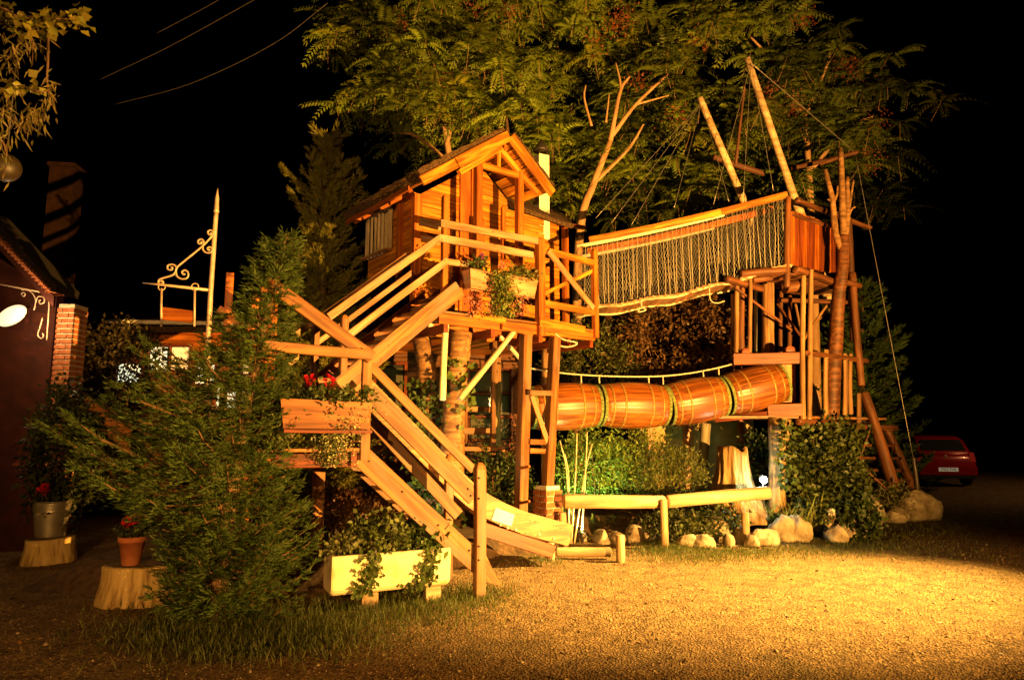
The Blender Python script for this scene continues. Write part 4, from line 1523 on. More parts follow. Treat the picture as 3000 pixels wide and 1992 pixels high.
M_BOXDARK = wood('dark_box_wood', (0.17, 0.06, 0.02), (0.30, 0.125, 0.04), .45, coat=.1)
FB1 = (fp(822, 1166, -.26), fp(1092, 1180, -.26))
flower_box(FB1[0], FB1[1], -W1, .29, .22, M_BOXDARK, 'dark wooden flower box with red geraniums fixed below the landing rail')
beam('box_shelf', fp(830, 1262, -.2), fp(1085, 1264, -.2), .2, .03, M_RED, stairs)
FB2 = (hp(1378, 786, SF + .28), hp(1577, 820, SF + .28))
flower_box(FB2[0], FB2[1], NH, .26, .22, M_RAIL, 'pale wooden flower box with trailing pink flowers on the deck railing')

# cream trough on blocks
trough = thing('planter_trough', 'long cream painted trough planter raised on blocks at the stair foot', 'planter', G(1140, 1770))
ta, tb = G(968, 1790), G(1318, 1752)
tx = (tb - ta)
tx.z = 0
TLn = tx.length
tx.normalize()
ty = V(-tx.y, tx.x, 0)
TZ0, TH_, TD = .12, .35, .42
Mt = Matrix((tx, ty, V(0, 0, 1))).transposed().to_4x4()
Mt.translation = V(ta.x, ta.y, 0)
prof = [(-.02, .0), (0, .0)]
rings = []
for x, ins in ((0, .03), (.015, .008), (.03, 0), (TLn - .03, 0), (TLn - .015, .008), (TLn, .03)):
    sec = [(.05, 0), (.02, .02), (.0, .05), (-.012, TH_ - .01), (0, TH_), (.035, TH_), (.045, TH_ - .12), (TD - .045, TH_ - .12), (TD - .035, TH_), (TD, TH_), (TD + .012, TH_ - .01), (TD, .05), (TD - .02, .02), (TD - .05, 0)]
    cy = TD / 2
    rings.append([(x, cy + (y - cy) * (1 - ins), TZ0 + ins * .4 + z * (1 - ins)) for y, z in sec])
vs, fs = rings_mesh(rings)
link('trough_body', mesh(vs, fs), M_TROUGH, trough, Mt)
for xx in (0.0, TLn - .05):
    slab('end_wall', [Mt @ V(xx + .008, .03, TZ0 + .2), Mt @ V(xx + .008, TD - .03, TZ0 + .2), Mt @ V(xx + .008, TD - .03, TZ0 + TH_ - .005), Mt @ V(xx + .008, .03, TZ0 + TH_ - .005)], tx * .035, ty, M_TROUGH, trough)
slab('soil', [Mt @ V(.05, .045, TZ0 + TH_ - .07), Mt @ V(TLn - .05, .045, TZ0 + TH_ - .07), Mt @ V(TLn - .05, TD - .045, TZ0 + TH_ - .07), Mt @ V(.05, TD - .045, TZ0 + TH_ - .07)], V(0, 0, -.03), tx, M_SOIL, trough)
for u in (.32, .86):
    for v in (.07, .30):
        c = Mt @ V(TLn * u, v, -.03)
        box('support_block', c, .15, .10, TZ0 + .028, M_PALELOG, trough, math.atan2(tx.y, tx.x), .008)

# ================================================================== stumps, buckets and pot
def stump(px, py, wpx, hpx, label, seed, lean=0.0):
    q = G(px, py)
    k = q.y / FPX
    r, h = wpx * k / 2, hpx * k
    rs = random.Random(seed)
    ph = [rs.uniform(0, 6) for _ in range(4)]
    rings = []
    c = V(q.x, q.y + r * .8, -.04)
    for i in range(9):
        f = i / 8
        rr = r * (1.0 + .10 * (1 - f) ** 2 + .03 * math.sin(4 * f + ph[0]))
        rings.append([V(rr * (1 + .05 * math.sin(3 * a + ph[1]) + .03 * math.sin(7 * a + ph[2])) * math.cos(a) + lean * f, rr * (1 + .05 * math.sin(3 * a + ph[1]) + .03 * math.sin(7 * a + ph[2])) * math.sin(a), f * h * (1 + .03 * math.sin(a + ph[3]))) for a in (2 * math.pi * j / 36 for j in range(36))])
    top = rings[-1]
    cen = sum(top, V(0, 0, 0)) / len(top)
    rings.append([cen + (p - cen) * .93 + V(0, 0, .008) for p in top])
    t = thing('log_stump', label, 'stump', c, 'sawn stumps used as plant stands')
    vs, fs = rings_mesh(rings)
    link('stump_side', mesh(vs, fs), M_STUMP, t, Matrix.Translation(c), True)
    top2 = [[cen + (p - cen) * f + V(0, 0, .014 + .003 * (1 - f)) for p in top] for f in (.90, .5, .05)]
    vs, fs = rings_mesh(top2)
    link('end_grain', mesh(vs, fs), M_STUMPEND, t, Matrix.Translation(c))
    return c + V(lean, 0, h + .012), r


s1c, s1r = stump(360, 1772, 185, 108, 'wide yellow sawn stump under the terracotta pot', 3)
s2c, s2r = stump(105, 1650, 128, 72, 'pale sawn stump under the zinc bucket beside the conifer', 4)
s3c, s3r = stump(-12, 1560, 70, 72, 'narrow sawn stump at the wall under the second zinc bucket', 6)

pc = V(s1c.x - .03, s1c.y - .10, s1c.z + .005)
pot = thing('terracotta_pot', 'tapered terracotta flower pot standing on the wide stump', 'pot', pc)
lathe('pot_body', [(.075, 0), (.08, .005), (.112, .215), (.120, .215), (.124, .22), (.126, .262), (.118, .266), (.110, .262), (.10, .23), (.02, .22)], M_TERRA, pot, Matrix.Translation(pc), 32)
lathe('soil', [(.098, .222), (.1, .235), (.01, .24)], M_SOIL, pot, Matrix.Translation(pc), 24)


def bucket(c, r, h, label):
    t = thing('zinc_bucket', label, 'bucket', c, 'zinc buckets with plants')
    prof = [(r * .74, 0), (r * .76, .004)]
    for i in range(1, 25):
        f = i / 24
        rr = r * (.76 + .24 * f)
        if f > .72:
            rr += .006 * math.sin((f - .72) * 68)
        prof.append((rr, h * f))
    prof += [(r * 1.04, h * 1.005), (r * 1.04, h * 1.02), (r * .98, h * 1.02), (r * .94, h * .9), (r * .1, h * .88)]
    lathe('bucket_body', prof, M_ZINC, t, Matrix.Translation(c), 36)
    lathe('soil', [(r * .93, h * .90), (r * .9, h * .93), (.01, h * .95)], M_SOIL, t, Matrix.Translation(c), 20)
    tube('handle', [c + V(r * 1.03 * math.cos(a), -r * .55 * math.sin(a), h * (.96 - .25 * math.sin(a))) for a in (math.pi * k / 14 for k in range(15))], .005, M_ZINC, t, 6)
    for s in (-1, 1):
        box('lug', c + V(s * r * 1.03, 0, h * .9), .012, .04, .07, M_ZINC, t)
    return t


k2 = s2c.y / FPX
bk1 = V(s2c.x + .01, s2c.y - .02, s2c.z + .006)
bucket(bk1, 48 * k2, 98 * k2, 'tall ribbed zinc bucket with a red geranium on the pale stump')
k3 = s3c.y / FPX
bk2 = V(s3c.x, s3c.y, s3c.z + .006)
bucket(bk2, 36 * k3, 66 * k3, 'smaller zinc bucket on the narrow stump at the wall')

# ================================================================== scrolled iron sign post
YS = 8.6
sign = thing('sign_post', 'tall pale iron post with scrolled bracket and hanging board', 'sign post', P(608, 1560, YS))
spb = P(603, 1500, YS)
tube('pole', [V(spb.x, spb.y, -.05), P(610, 1000, YS), P(617, 860, YS), P(632, 640, YS), P(634, 620, YS)], [.034, .032, .030, .028, .026], M_IRON, sign, 12)
tube('pole_tip', [P(634, 622, YS), P(634, 616, YS), P(636, 580, YS), P(638, 552, YS)], [.036, .030, .024, .003], M_IRON, sign, 12)
tube('arm', [P(418, 829, YS - .05), P(470, 834, YS - .05), P(614, 850, YS)], [.004, .016, .02], M_IRON, sign, 8)


def zz(x, y):
    return P(400 + x * .3189, 500 + y * .3189, YS - .02)


def scroll(pts, r=.012):
    tube('scroll', bez([zz(*p) for p in pts], 40), r, M_IRON, sign, 7)


scroll([(705, 590), (610, 690), (490, 790), (375, 885), (358, 930), (330, 960), (250, 985), (205, 1005), (205, 1040), (225, 1050), (245, 1030), (235, 1012), (222, 1020)], .013)
scroll([(705, 590), (700, 560), (675, 548), (655, 565), (665, 588), (685, 585), (683, 572)])
scroll([(612, 690), (618, 655), (595, 630), (566, 645), (572, 672), (596, 668), (594, 652)])
scroll([(606, 695), (615, 735), (645, 755), (685, 750), (696, 722), (670, 702), (650, 718), (664, 732), (672, 722)])
scroll([(362, 920), (365, 885), (330, 862), (288, 872), (288, 905), (322, 912), (330, 892), (316, 888)])
scroll([(362, 930), (372, 970), (415, 995), (465, 985), (475, 940), (445, 915), (418, 930), (430, 955), (446, 948)])
for x0 in (232, 537):
    tube('hanger_ring', [zz(x0, 1068) + V(.045 * math.cos(a), 0, .045 * math.sin(a)) for a in (2 * math.pi * k / 16 for k in range(17))], .008, M_IRON, sign, 6)
    tube('hanger', [zz(x0 - 2, 1082), zz(x0 - 6, 1430)], .014, M_IRON, sign, 6)
hb_ = [zz(225, 1250), zz(530, 1290), zz(528, 1400), zz(226, 1370)]
slab('hanging_board', hb_, V(0, .03, 0), V(1, 0, 0), M_HOUSEBEAM, sign)

# ================================================================== building at the left edge
M_UNLITROOF = rough_mat('unlit_roof', (0.006, 0.004, 0.003), (0.016, 0.010, 0.007), 14, .95, .5)  # night shade put into the roof colour
M_DIMBRICK = rough_mat('dim_brick', (0.03, 0.012, 0.006), (0.07, 0.028, 0.013), 4, .9, .4)  # brick colour darkened so the chimney looks unlit
YL = 9.4
lh = thing('brick_inn', 'dark red inn front with brick corner pillar and scalloped gable eave', 'building', P(60, 1560, YL))
M_REDWALL = rough_mat('dark_red_wall', (0.030, 0.007, 0.005), (0.06, 0.013, 0.008), 5, .7, .2)
wl = [P(-420, 1300, YL + .12), P(128, 1300, YL + .12)]
slab('wall', [V(wl[0].x, wl[0].y, -.05), V(wl[1].x, wl[1].y, -.05), V(wl[1].x, wl[1].y, P(128, 860, YL + .12).z), V(wl[0].x, wl[0].y, P(0, 560, YL + .12).z)], V(0, .15, 0), V(1, 0, 0), M_REDWALL, lh)
c0, c1 = P(142, 1200, YL), P(192, 1200, YL)
pw = c1.x - c0.x
box('pillar_core', V((c0.x + c1.x) / 2, YL + .17, -.05), pw - .014, .30, P(160, 880, YL).z, M_MORTAR, lh)
ztop = P(160, 885, YL).z
hrow = .0735
nr_ = int(ztop / hrow)
b_long = None
for r in range(nr_):
    z = .0 + r * hrow
    segs = ((0, .66), (.70, 1.0)) if r % 2 else ((0, .30), (.34, 1.0))
    for u0, u1 in segs:
        box('brick', V(c0.x + pw * (u0 + u1) / 2, YL + .16, z), pw * (u1 - u0), .32, hrow - .018, M_BRICK, lh, 0, .004)
# gable eave with scalloped tiles
ea, eb = P(-60, 640, YL - .35), P(158, 868, YL - .35)
slab('eave_board', [ea, eb, eb + V(0, 0, -.14), ea + V(0, 0, -.14)], V(0, .04, 0), eb - ea, M_REDWALL, lh)
slab('roof_slope', [ea + V(0, 0, .05), eb + V(0, 0, .05), eb + V(0, .5, .05), ea + V(0, .5, .05)], V(.02, 0, .10), V(0, 1, 0), M_UNLITROOF, lh)
nsc = 22
for k in range(nsc):
    c = ea.lerp(eb, (k + .5) / nsc)
    rr = (eb - ea).length / nsc * .52
    M, _ = frame(c + V(0, -.10, .02), c + V(0, .2, .02))
    rg = [[(x, rr * math.cos(a), rr * .9 * math.sin(a)) for a in (math.pi * j / 7 - .15 for j in range(8))] for x in (0, .3)]
    rg = [r_ + [(x, y * .7, z_ * .7 - .003) for x, y, z_ in r_[::-1]] for r_ in rg]
    vs, fs = rings_mesh(rg)
    link('eave_tile', mesh(vs, fs), M_BRICK, lh, M)
# wrought bracket on the wall
brk = thing('wall_bracket', 'wrought iron scroll bracket on the dark red inn wall', 'bracket', P(100, 880, YL - .1))


def zl1(x, y):
    return P(x * .4145, 600 + y * .4145, YL - .15)


tube('bar', [zl1(-40, 555), zl1(40, 570), zl1(330, 625)], .012, M_IRON, brk, 7)
for pts in ([(150, 600), (200, 605), (240, 640), (252, 690), (240, 745)], [(252, 690), (270, 650), (310, 655), (312, 690), (285, 700), (275, 680), (290, 672)], [(150, 635), (160, 620), (178, 630), (172, 645), (158, 642)],
            [(345, 640), (325, 620), (300, 632)], [(300, 800), (285, 860), (268, 910), (275, 935), (295, 945), (308, 925), (298, 908)], [(345, 640), (345, 740), (330, 960)]):
    tube('scroll', bez([zl1(*p) for p in pts], 24), .009, M_IRON, brk, 6)
# oval sign under the bracket, its lit face made to glow
olc = P(34, 925, YL - .35)
ol = thing('oval_sign', 'oval hanging sign given a glow under the iron bracket', 'lamp', olc)
M_OVAL = emit('oval_sign_glow', (1.0, 0.72, 0.36), 1.6)
Mo = Matrix.Translation(olc) @ Matrix.Rotation(math.radians(-28), 4, 'Y')
rg = [[(.21 * math.cos(a) * f, y, .125 * math.sin(a) * f) for a in (2 * math.pi * k / 28 for k in range(28))] for f, y in ((.3, -.06), (.75, -.045), (1, 0), (.75, .03), (.3, .04))]
vs, fs = rings_mesh(rg)
link('shade', mesh(vs, fs), M_OVAL, ol, Mo, True)  # sign face glows of its own instead of being lit
tube('stem', [olc + V(0, .03, .02), olc + V(0, .32, .18)], .015, M_DARKIRON, ol, 6)
point(ol, olc + V(.42, -.20, -.05), 45, (1.0, .6, .25), .1)  # light added beside the sign to brighten the brick pillar
# white drain pipe and planter basket of flowers by the door
tag(tube('drain_pipe', [P(213, 935, YL + .1), P(209, 1010, YL + .1), V(P(203, 1085, YL + .1).x, YL + .1, .05)], .028, M_WHITEPLASTER, None, 10), 'thin white drain pipe beside the brick pillar', 'pipe')

gc = P(16, 492, 7.2)
gl_ = thing('globe_lamp', 'unlit round globe lamp hanging beside the willow leaves', 'lamp', gc)
lathe('globe', [(.01, -.15)] + [(.155 * math.cos(a), .155 * math.sin(a)) for a in (-1.3 + .26 * k for k in range(11))] + [(.02, .155)], plain('dull_globe', (.03, .02, .01), .5), gl_, Matrix.Translation(gc), 20)
tube('hanger_rod', [gc + V(0, 0, .15), gc + V(0, 0, 1.6)], .01, M_DARKIRON, gl_, 6)

# far brick chimney
fc = P(170, 800, 24)
fch = thing('far_chimney', 'tall dim brick chimney stack above the dark inn roof', 'chimney', V(fc.x, fc.y, 0))
z0, z1 = 0, P(180, 500, 24).z
box('stack', V(fc.x, fc.y, z0), .80, .8, z1, M_DIMBRICK, fch, .15, .01)
box('cap', V(fc.x, fc.y, z1), .92, .92, .15, M_DIMBRICK, fch, .15, .01)

# ================================================================== inn dining room behind the stairs
YB = 13.4
inn = thing('dining_building', 'low dark timber dining building with lit windows behind the stairs', 'building', P(900, 1460, YB))
M_PLANKW = wood('dark_cladding', (0.10, 0.035, 0.012), (0.20, 0.075, 0.025), .6)
M_TANWALL = rough_mat('tan_wall', (0.36, 0.26, 0.11), (0.50, 0.38, 0.17), 4, .9, .2)
xl_, xr_ = P(240, 1200, YB).x, P(1545, 1200, YB).x
zt_ = P(900, 985, YB).z
k = 0
z = 0.0
while z < zt_:
    slab('cladding_board', [V(xl_, YB, z), V(xr_, YB, z), V(xr_, YB, z + .235), V(xl_, YB, z + .235)], V(0, .05, 0), V(1, 0, 0), M_PLANKW if z < zt_ - .5 else M_HOUSEBEAM, inn)
    z += .24
slab('roof', [V(xl_ - .3, YB - .5, zt_), V(xr_ + .1, YB - .5, zt_), V(xr_ + .1, YB + 3, zt_ + .75), V(xl_ - .3, YB + 3, zt_ + .75)], V(0, 0, .12), V(1, 0, 0), M_THATCH, inn)
beam('gutter', P(310, 942, YB - .55), P(960, 952, YB - .55), .1, .07, M_WHITEPLASTER, inn)
M_LIT = emit('lit_pane', (1.0, 0.62, 0.24), 0.9)
M_LITW = emit('bright_pane', (0.95, 0.95, 0.62), 1.3)
M_PANE = plain('dim_pane', (0.10, 0.09, 0.06), .08, 0, .6)


def window(px0, px1, py0, py1, nx_, ny_, lit, nm='window'):
    a, b = P(px0, py1, YB - .05), P(px1, py0, YB - .05)
    f = slab(nm, [V(a.x, YB - .02, a.z), V(b.x, YB - .02, a.z), V(b.x, YB - .02, b.z), V(a.x, YB - .02, b.z)], V(0, .015, 0), V(1, 0, 0), M_DARK, inn)
    for i in range(nx_ + 1):
        x = a.x + (b.x - a.x) * i / nx_
        beam('window_frame', V(x, YB - .05, a.z), V(x, YB - .05, b.z), .055, .05, M_RED, f, up=V(0, 1, 0))
    for j in range(ny_ + 1):
        zz_ = a.z + (b.z - a.z) * j / ny_
        beam('window_frame', V(a.x - .03, YB - .055, zz_), V(b.x + .03, YB - .055, zz_), .05, .05, M_RED, f)
    for i in range(nx_):
        for j in range(ny_):
            x0, x1 = a.x + (b.x - a.x) * (i + .09) / nx_, a.x + (b.x - a.x) * (i + .91) / nx_
            q0, q1 = a.z + (b.z - a.z) * (j + .09) / ny_, a.z + (b.z - a.z) * (j + .91) / ny_
            m = lit[(i * 7 + j * 3) % len(lit)]
            slab('pane', [V(x0, YB - .028, q0), V(x1, YB - .028, q0), V(x1, YB - .028, q1), V(x0, YB - .028, q1)], V(0, .006, 0), V(1, 0, 0), m, f)


window(430, 560, 1010, 1090, 2, 1, [M_LITW, M_LIT])
window(560, 700, 1060, 1200, 2, 2, [M_PANE, M_LIT, M_PANE, M_LITW])
window(330, 420, 1060, 1190, 1, 2, [M_PANE, M_LITW])
window(700, 840, 1050, 1190, 2, 2, [M_LIT, M_PANE, M_PANE])
window(1095, 1190, 1065, 1220, 1, 1, [M_PANE])
window(1372, 1448, 1085, 1290, 1, 3, [M_PANE])
window(1456, 1500, 1085, 1290, 1, 3, [M_PANE])
# low tan wall beyond the barrels
tw = thing('tan_wall', 'low tan rendered wall with brown posts behind the barrels', 'wall', P(2080, 1400, 14.2))
a, b = P(1880, 1400, 14.2), P(2215, 1400, 14.2)
zt2 = P(2000, 1225, 14.2).z
slab('wall_face', [V(a.x, a.y, -.05), V(b.x, b.y, -.05), V(b.x, b.y, zt2), V(a.x, a.y, zt2)], V(0, .2, 0), V(1, 0, 0), M_TANWALL, tw)
for px in (1905, 2012, 2170):
    q = P(px, 1300, 14.1)
    beam('post', V(q.x, q.y, -.05), V(q.x, q.y, zt2 + .05), .12, .12, M_HOUSEBEAM, tw, up=V(0, 1, 0))
# low bench of planks under the deck
bench = thing('plank_steps', 'short plank steps between the trunk and the window under the deck', 'steps', P(1400, 1330, 10.6))
for x0, x1, y, hh in ((1365, 1446, 1198, .085), (1360, 1443, 1262, .10)):
    beam('plank', P(x0, y, 10.6), P(x1, y + 2, 10.7), .04, hh, M_STAIR, bench)
beam('seat_plank', P(1347, 1313, 10.3), P(1476, 1316, 10.4), .26, .065, M_STAIR, bench)
for px in (1364, 1447):
    q = P(px, 1300, 10.65)
    beam('upright', V(q.x, q.y, gz(q.x, q.y) - .05), P(px, 1120, 10.65), .06, .06, M_STAIR, bench, up=V(0, 1, 0))

# ================================================================== overhead cables
M_DARKCABLE = plain('cable_sheath', (0.10, 0.08, 0.07), .5)
for pts, lab in ((((290, 235), (500, 135), (760, -8)), 'upper overhead cable crossing the night sky'), (((330, 308), (560, 245), (800, 130), (960, 10)), 'lower sagging overhead cable crossing the night sky'),
                 (((460, 98), (570, 40), (660, -10)), 'faint highest overhead cable crossing the night sky')):
    tag(tube('overhead_cable', bez([P(x, y, 12 + .002 * (900 - x)) for x, y in pts], 24), .0045, M_DARKCABLE, None, 5), lab, 'cable')

# ================================================================== parked red car
car = thing('red_car', 'parked red hatchback seen from behind beyond the tower steps', 'car', (12.6, 20.4, 0))
M_CARRED = plain('red_paint', (0.42, 0.012, 0.014), .25, .1, .6, .8)
M_TYRE = plain('tyre_rubber', (0.015, 0.015, 0.015), .85)
M_TAIL = emit('tail_lens', (0.55, 0.01, 0.01), .06)
CF = V(.16, .987, 0).normalized()
CR = V(CF.y, -CF.x, 0)
MC = Matrix((CR, CF, V(0, 0, 1))).transposed().to_4x4()
MC.translation = V(12.62, 20.1, -.02)
# body: sections along the length (y from rear bumper 0 to nose 3.9)
secs = [(0.0, .70, .36, .62), (.04, .78, .28, .80), (.12, .82, .24, .98), (.45, .835, .22, 1.0), (1.0, .84, .20, .98), (2.0, .84, .20, .96), (2.9, .83, .20, .93), (3.45, .80, .22, .82), (3.80, .70, .28, .66), (3.92, .58, .36, .56)]
rings = []
for y, hw, zb_, zt_c in secs:
    rings.append([(-hw * .94, y, zb_), (hw * .94, y, zb_), (hw, y, zb_ + .14), (hw * 1.01, y, (zb_ + zt_c) / 2), (hw * .97, y, zt_c - .08), (hw * .86, y, zt_c), (-hw * .86, y, zt_c), (-hw * .97, y, zt_c - .08), (-hw * 1.01, y, (zb_ + zt_c) / 2), (-hw, y, zb_ + .14)])
vs, fs = rings_mesh(rings)
link('body', mesh(vs, fs), M_CARRED, car, MC, True)
cab = [(.10, .70, .97), (.20, .72, 1.05), (.42, .66, 1.36), (.62, .63, 1.44), (1.4, .64, 1.47), (2.0, .63, 1.42), (2.75, .70, .97)]
rings = [[(-.74, y if i else y, .93), (.74, y, .93), (w_, y, z_ - .05), (w_ * .9, y, z_), (-w_ * .9, y, z_), (-w_, y, z_ - .05)] for i, (y, w_, z_) in enumerate(cab)]
vs, fs = rings_mesh(rings)
link('cabin', mesh(vs, fs), M_CARRED, car, MC, True)


def cpanel(nm, pts, m, d=(0, -.012, 0)):
    return slab(nm, [MC @ Vector(p) for p in pts], MC.to_3x3() @ Vector(d), MC.to_3x3() @ V(1, 0, 0), m, car)


cpanel('rear_window', [(-.60, .19, 1.02), (.60, .19, 1.02), (.54, .385, 1.33), (-.54, .385, 1.33)], M_GLASS, (0, -.03, .015))
for y0, y1, y2, y3 in ((.55, 1.25, 1.2, .72), (1.32, 2.35, 1.95, 1.28)):
    cpanel('side_window', [(-.735, y0, 1.0), (-.735, y1, 1.0), (-.655, y2, 1.36), (-.655, y3, 1.36)], M_GLASS, (-.03, 0, .0))
for s in (-1, 1):
    cpanel('tail_light', [(s * .60, .055, .72), (s * .79, .055, .72), (s * .76, .10, .98), (s * .64, .10, .98)], M_TAIL, (0, -.03, 0))
cpanel('bumper', [(-.76, -.005, .34), (.76, -.005, .34), (.78, -.005, .58), (-.78, -.005, .58)], M_CARRED, (0, -.05, 0))
cpanel('lower_valance', [(-.70, .0, .24), (.70, .0, .24), (.74, .0, .335), (-.74, .0, .335)], M_TYRE, (0, -.045, 0))
npl = cpanel('number_plate', [(-.26, -.058, .44), (.26, -.058, .44), (.26, -.058, .55), (-.26, -.058, .55)], emit('plate_glow', (.75, .66, .45), .18), (0, -.008, 0))  # plate given a faint glow of its own
fc_ = bpy.data.curves.new('plate_text', 'FONT')
fc_.body, fc_.size, fc_.align_x, fc_.align_y = '7452 FVR', .105, 'CENTER', 'CENTER'
tmp = bpy.data.objects.new('plate_text_curve', fc_)
to = bpy.data.objects.new('plate_text', bpy.data.meshes.new_from_object(tmp))
bpy.data.objects.remove(tmp)
to.data.materials.append(M_TYRE)
Mtx = MC @ Matrix.Translation(V(0, -.069, .495)) @ Matrix.Rotation(math.pi / 2, 4, 'X')
to.parent = npl
to.matrix_basis = WM[npl.name].inverted() @ Mtx
COL.objects.link(to)
lathe('emblem', [(.05, 0), (.05, .01), (.02, .018)], M_IRON, car, MC @ Matrix.Translation(V(0, .07, .86)) @ Matrix.Rotation(math.pi / 2, 4, 'X'), 16)
for y in (.72, 3.15):
    for s in (-1, 1):
        mw = MC @ Matrix.Translation(V(s * .70, y, .31)) @ Matrix.Rotation(math.pi / 2 * s, 4, 'Y')
        w_ = lathe('wheel', [(.2, 0), (.29, .0), (.31, .03), (.31, .15), (.29, .17), (.2, .17), (.19, .15), (.02, .14)], M_TYRE, car, mw, 28)
        lathe('rim', [(.19, .155), (.17, .16), (.05, .15), (.04, .17), (.01, .172)], M_ZINC, w_, mw, 20)
cpanel('mirror', [(-.93, 2.15, 1.0), (-.80, 2.15, 1.0), (-.80, 2.15, 1.12), (-.93, 2.15, 1.12)], M_CARRED, (0, .12, 0))
# ================================================================== plants
R_ = np.random.RandomState(21)


def unit(a):
    return a / np.maximum(np.linalg.norm(a, axis=-1, keepdims=True), 1e-9)


class Leaves:
    def __init__(self):
        self.a = []

    def add(self, P_, D, N, L, W_, C):
        n = len(P_)
        P_, D, N = np.asarray(P_, float), unit(np.asarray(D, float)), np.asarray(N, float)
        L, W_ = np.broadcast_to(np.asarray(L, float), (n,)), np.broadcast_to(np.asarray(W_, float), (n,))
        C = np.broadcast_to(np.asarray(C, float), (n, 3))
        self.a.append((P_, D, N, L, W_, C))
        return self

    def mesh(self, fold=.18, mid=.45):
        P_, D, N, L, W_, C = (np.concatenate([x[i] for x in self.a]) for i in range(6))
        S = unit(np.cross(D, N))
        N = np.cross(S, D)
        l, w = L[:, None], W_[:, None]
        v = np.stack([P_, P_ + D * l * mid + S * w / 2 + N * w * fold, P_ + D * l - N * l * .06, P_ + D * l * mid - S * w / 2 + N * w * fold], 1)
        n = len(P_)
        f = (np.array([(0, 1, 2), (0, 2, 3)])[None] + (np.arange(n) * 4)[:, None, None]).reshape(-1, 3)
        return tri_mesh(v.reshape(-1, 3), f, np.repeat(C, 4, 0))

    def count(self):
        return sum(len(x[0]) for x in self.a)


def shade(base, n, var=.25, hue=.1):
    c = np.asarray(base)[None] * (1 + R_.uniform(-var, var, (n, 1)))
    return np.clip(c * (1 + R_.uniform(-hue, hue, (n, 3))), .003, .9)


def npv(v):
    return np.array([v.x, v.y, v.z])


# ------------------------------------------------------------------ trees of heaven
def pinnate(lv, c, az, el, length, base):
    npair = R_.randint(8, 12)
    h = np.array([math.cos(az), math.sin(az), 0])
    t = np.linspace(.16, 1, npair)
    drop = R_.uniform(.35, .85)
    pts = c + h * (t * length * math.cos(el))[:, None] + np.array([0, 0, 1]) * (t * length * math.sin(el) - drop * length * t ** 2.1)[:, None]
    tan = unit(np.gradient(pts, axis=0))
    side = np.array([-math.sin(az), math.cos(az), 0])
    ll = .135 * (1 - .35 * np.abs(t - .45)) * R_.uniform(.85, 1.15) * (length / .6)
    col = shade(base, npair, .15)
    for s in (1, -1):
        D = side * s * .85 + tan * .45 + np.array([0, 0, -.35])
        nrm = np.cross(D, tan * s) + R_.uniform(-.15, .15, (npair, 3))
        lv.add(pts, D, nrm, ll, ll * .34, col)
    lv.add(pts[-1:], tan[-1:], np.array([[0, 0, 1.0]]), ll[-1:], ll[-1:] * .34, col[-1:])


def heaven_tree(label, blobs, nclus, trunk, limbs, seeds, base, top_shade=1.0):
    tb_ = trunk[0]
    t = thing('tree_of_heaven', label, 'tree', V(tb_.x, tb_.y, 0))
    c = bez(trunk, 16)
    tube('trunk', c, [.12 - .07 * k / len(c) for k in range(len(c))], M_BARKPALE, t, 10, .05)
    for L in limbs:
        c = bez(L[0], 12)
        tube('limb', c, [L[1] * (1 - .6 * k / len(c)) for k in range(len(c))], M_BARKPALE, t, 8, .05)
    lv = Leaves()
    twig = []
    wts = np.array([b[2] * b[3] for b in blobs], float)
    wts /= wts.sum()
    hub = c[-1]
    hubs = []
    for k in range(nclus // 7):
        b = blobs[R_.choice(len(blobs), p=wts)]
        while True:
            u, v = R_.uniform(-1, 1, 2)
            if u * u + v * v < 1:
                break
        hubs.append((npv(P(b[0] + u * b[2], b[1] + v * b[3], R_.uniform(b[4], b[5]))), R_.uniform(.22, 1.75)))  # tone per hub puts lit clusters and dark gaps into the leaf colour
    for k in range(nclus):
        hub_, hb_t = hubs[k % len(hubs)]
        cc = hub_ + R_.normal(0, 1, 3) * np.array([.42, .42, .30])
        m = R_.randint(7, 12)
        a0 = R_.uniform(0, 6.28)
        tint = np.asarray(base) * hb_t * R_.uniform(.7, 1.25) * (np.array([1.25, 1.05, .8]) if R_.rand() < .12 else 1)
        for j in range(m):
            pinnate(lv, cc, a0 + j * 6.283 / m + R_.uniform(-.3, .3), R_.uniform(.1, .75), R_.uniform(.30, .80), tint)
        p = Vector(cc)
        dv = V(R_.uniform(-.2, .2), R_.uniform(0, .4), -R_.uniform(.2, .5))
        twig.append(tube_data([p + V(0, 0, .05), p + dv * .5, p + dv], [.002, .003, .004], 4, 0, False))
    link('crown', lv.mesh(), M_LEAF, t)
    vs, fs = join_data(twig)
    link('twigs', mesh(vs, fs), M_BARKPALE, t)['kind'] = 'stuff'
    for (x, y, Y) in seeds:
        cc = npv(P(x, y, Y))
        n = 130
        s = Leaves()
        pp = cc + R_.normal(0, 1, (n, 3)) * np.array([.13, .13, .14])
        s.add(pp, R_.normal(0, 1, (n, 3)), R_.normal(0, 1, (n, 3)), .06, .022, shade((.30, .085, .03), n))
        link('seed_cluster', s.mesh(), M_LEAF, t)['kind'] = 'stuff'
    return t


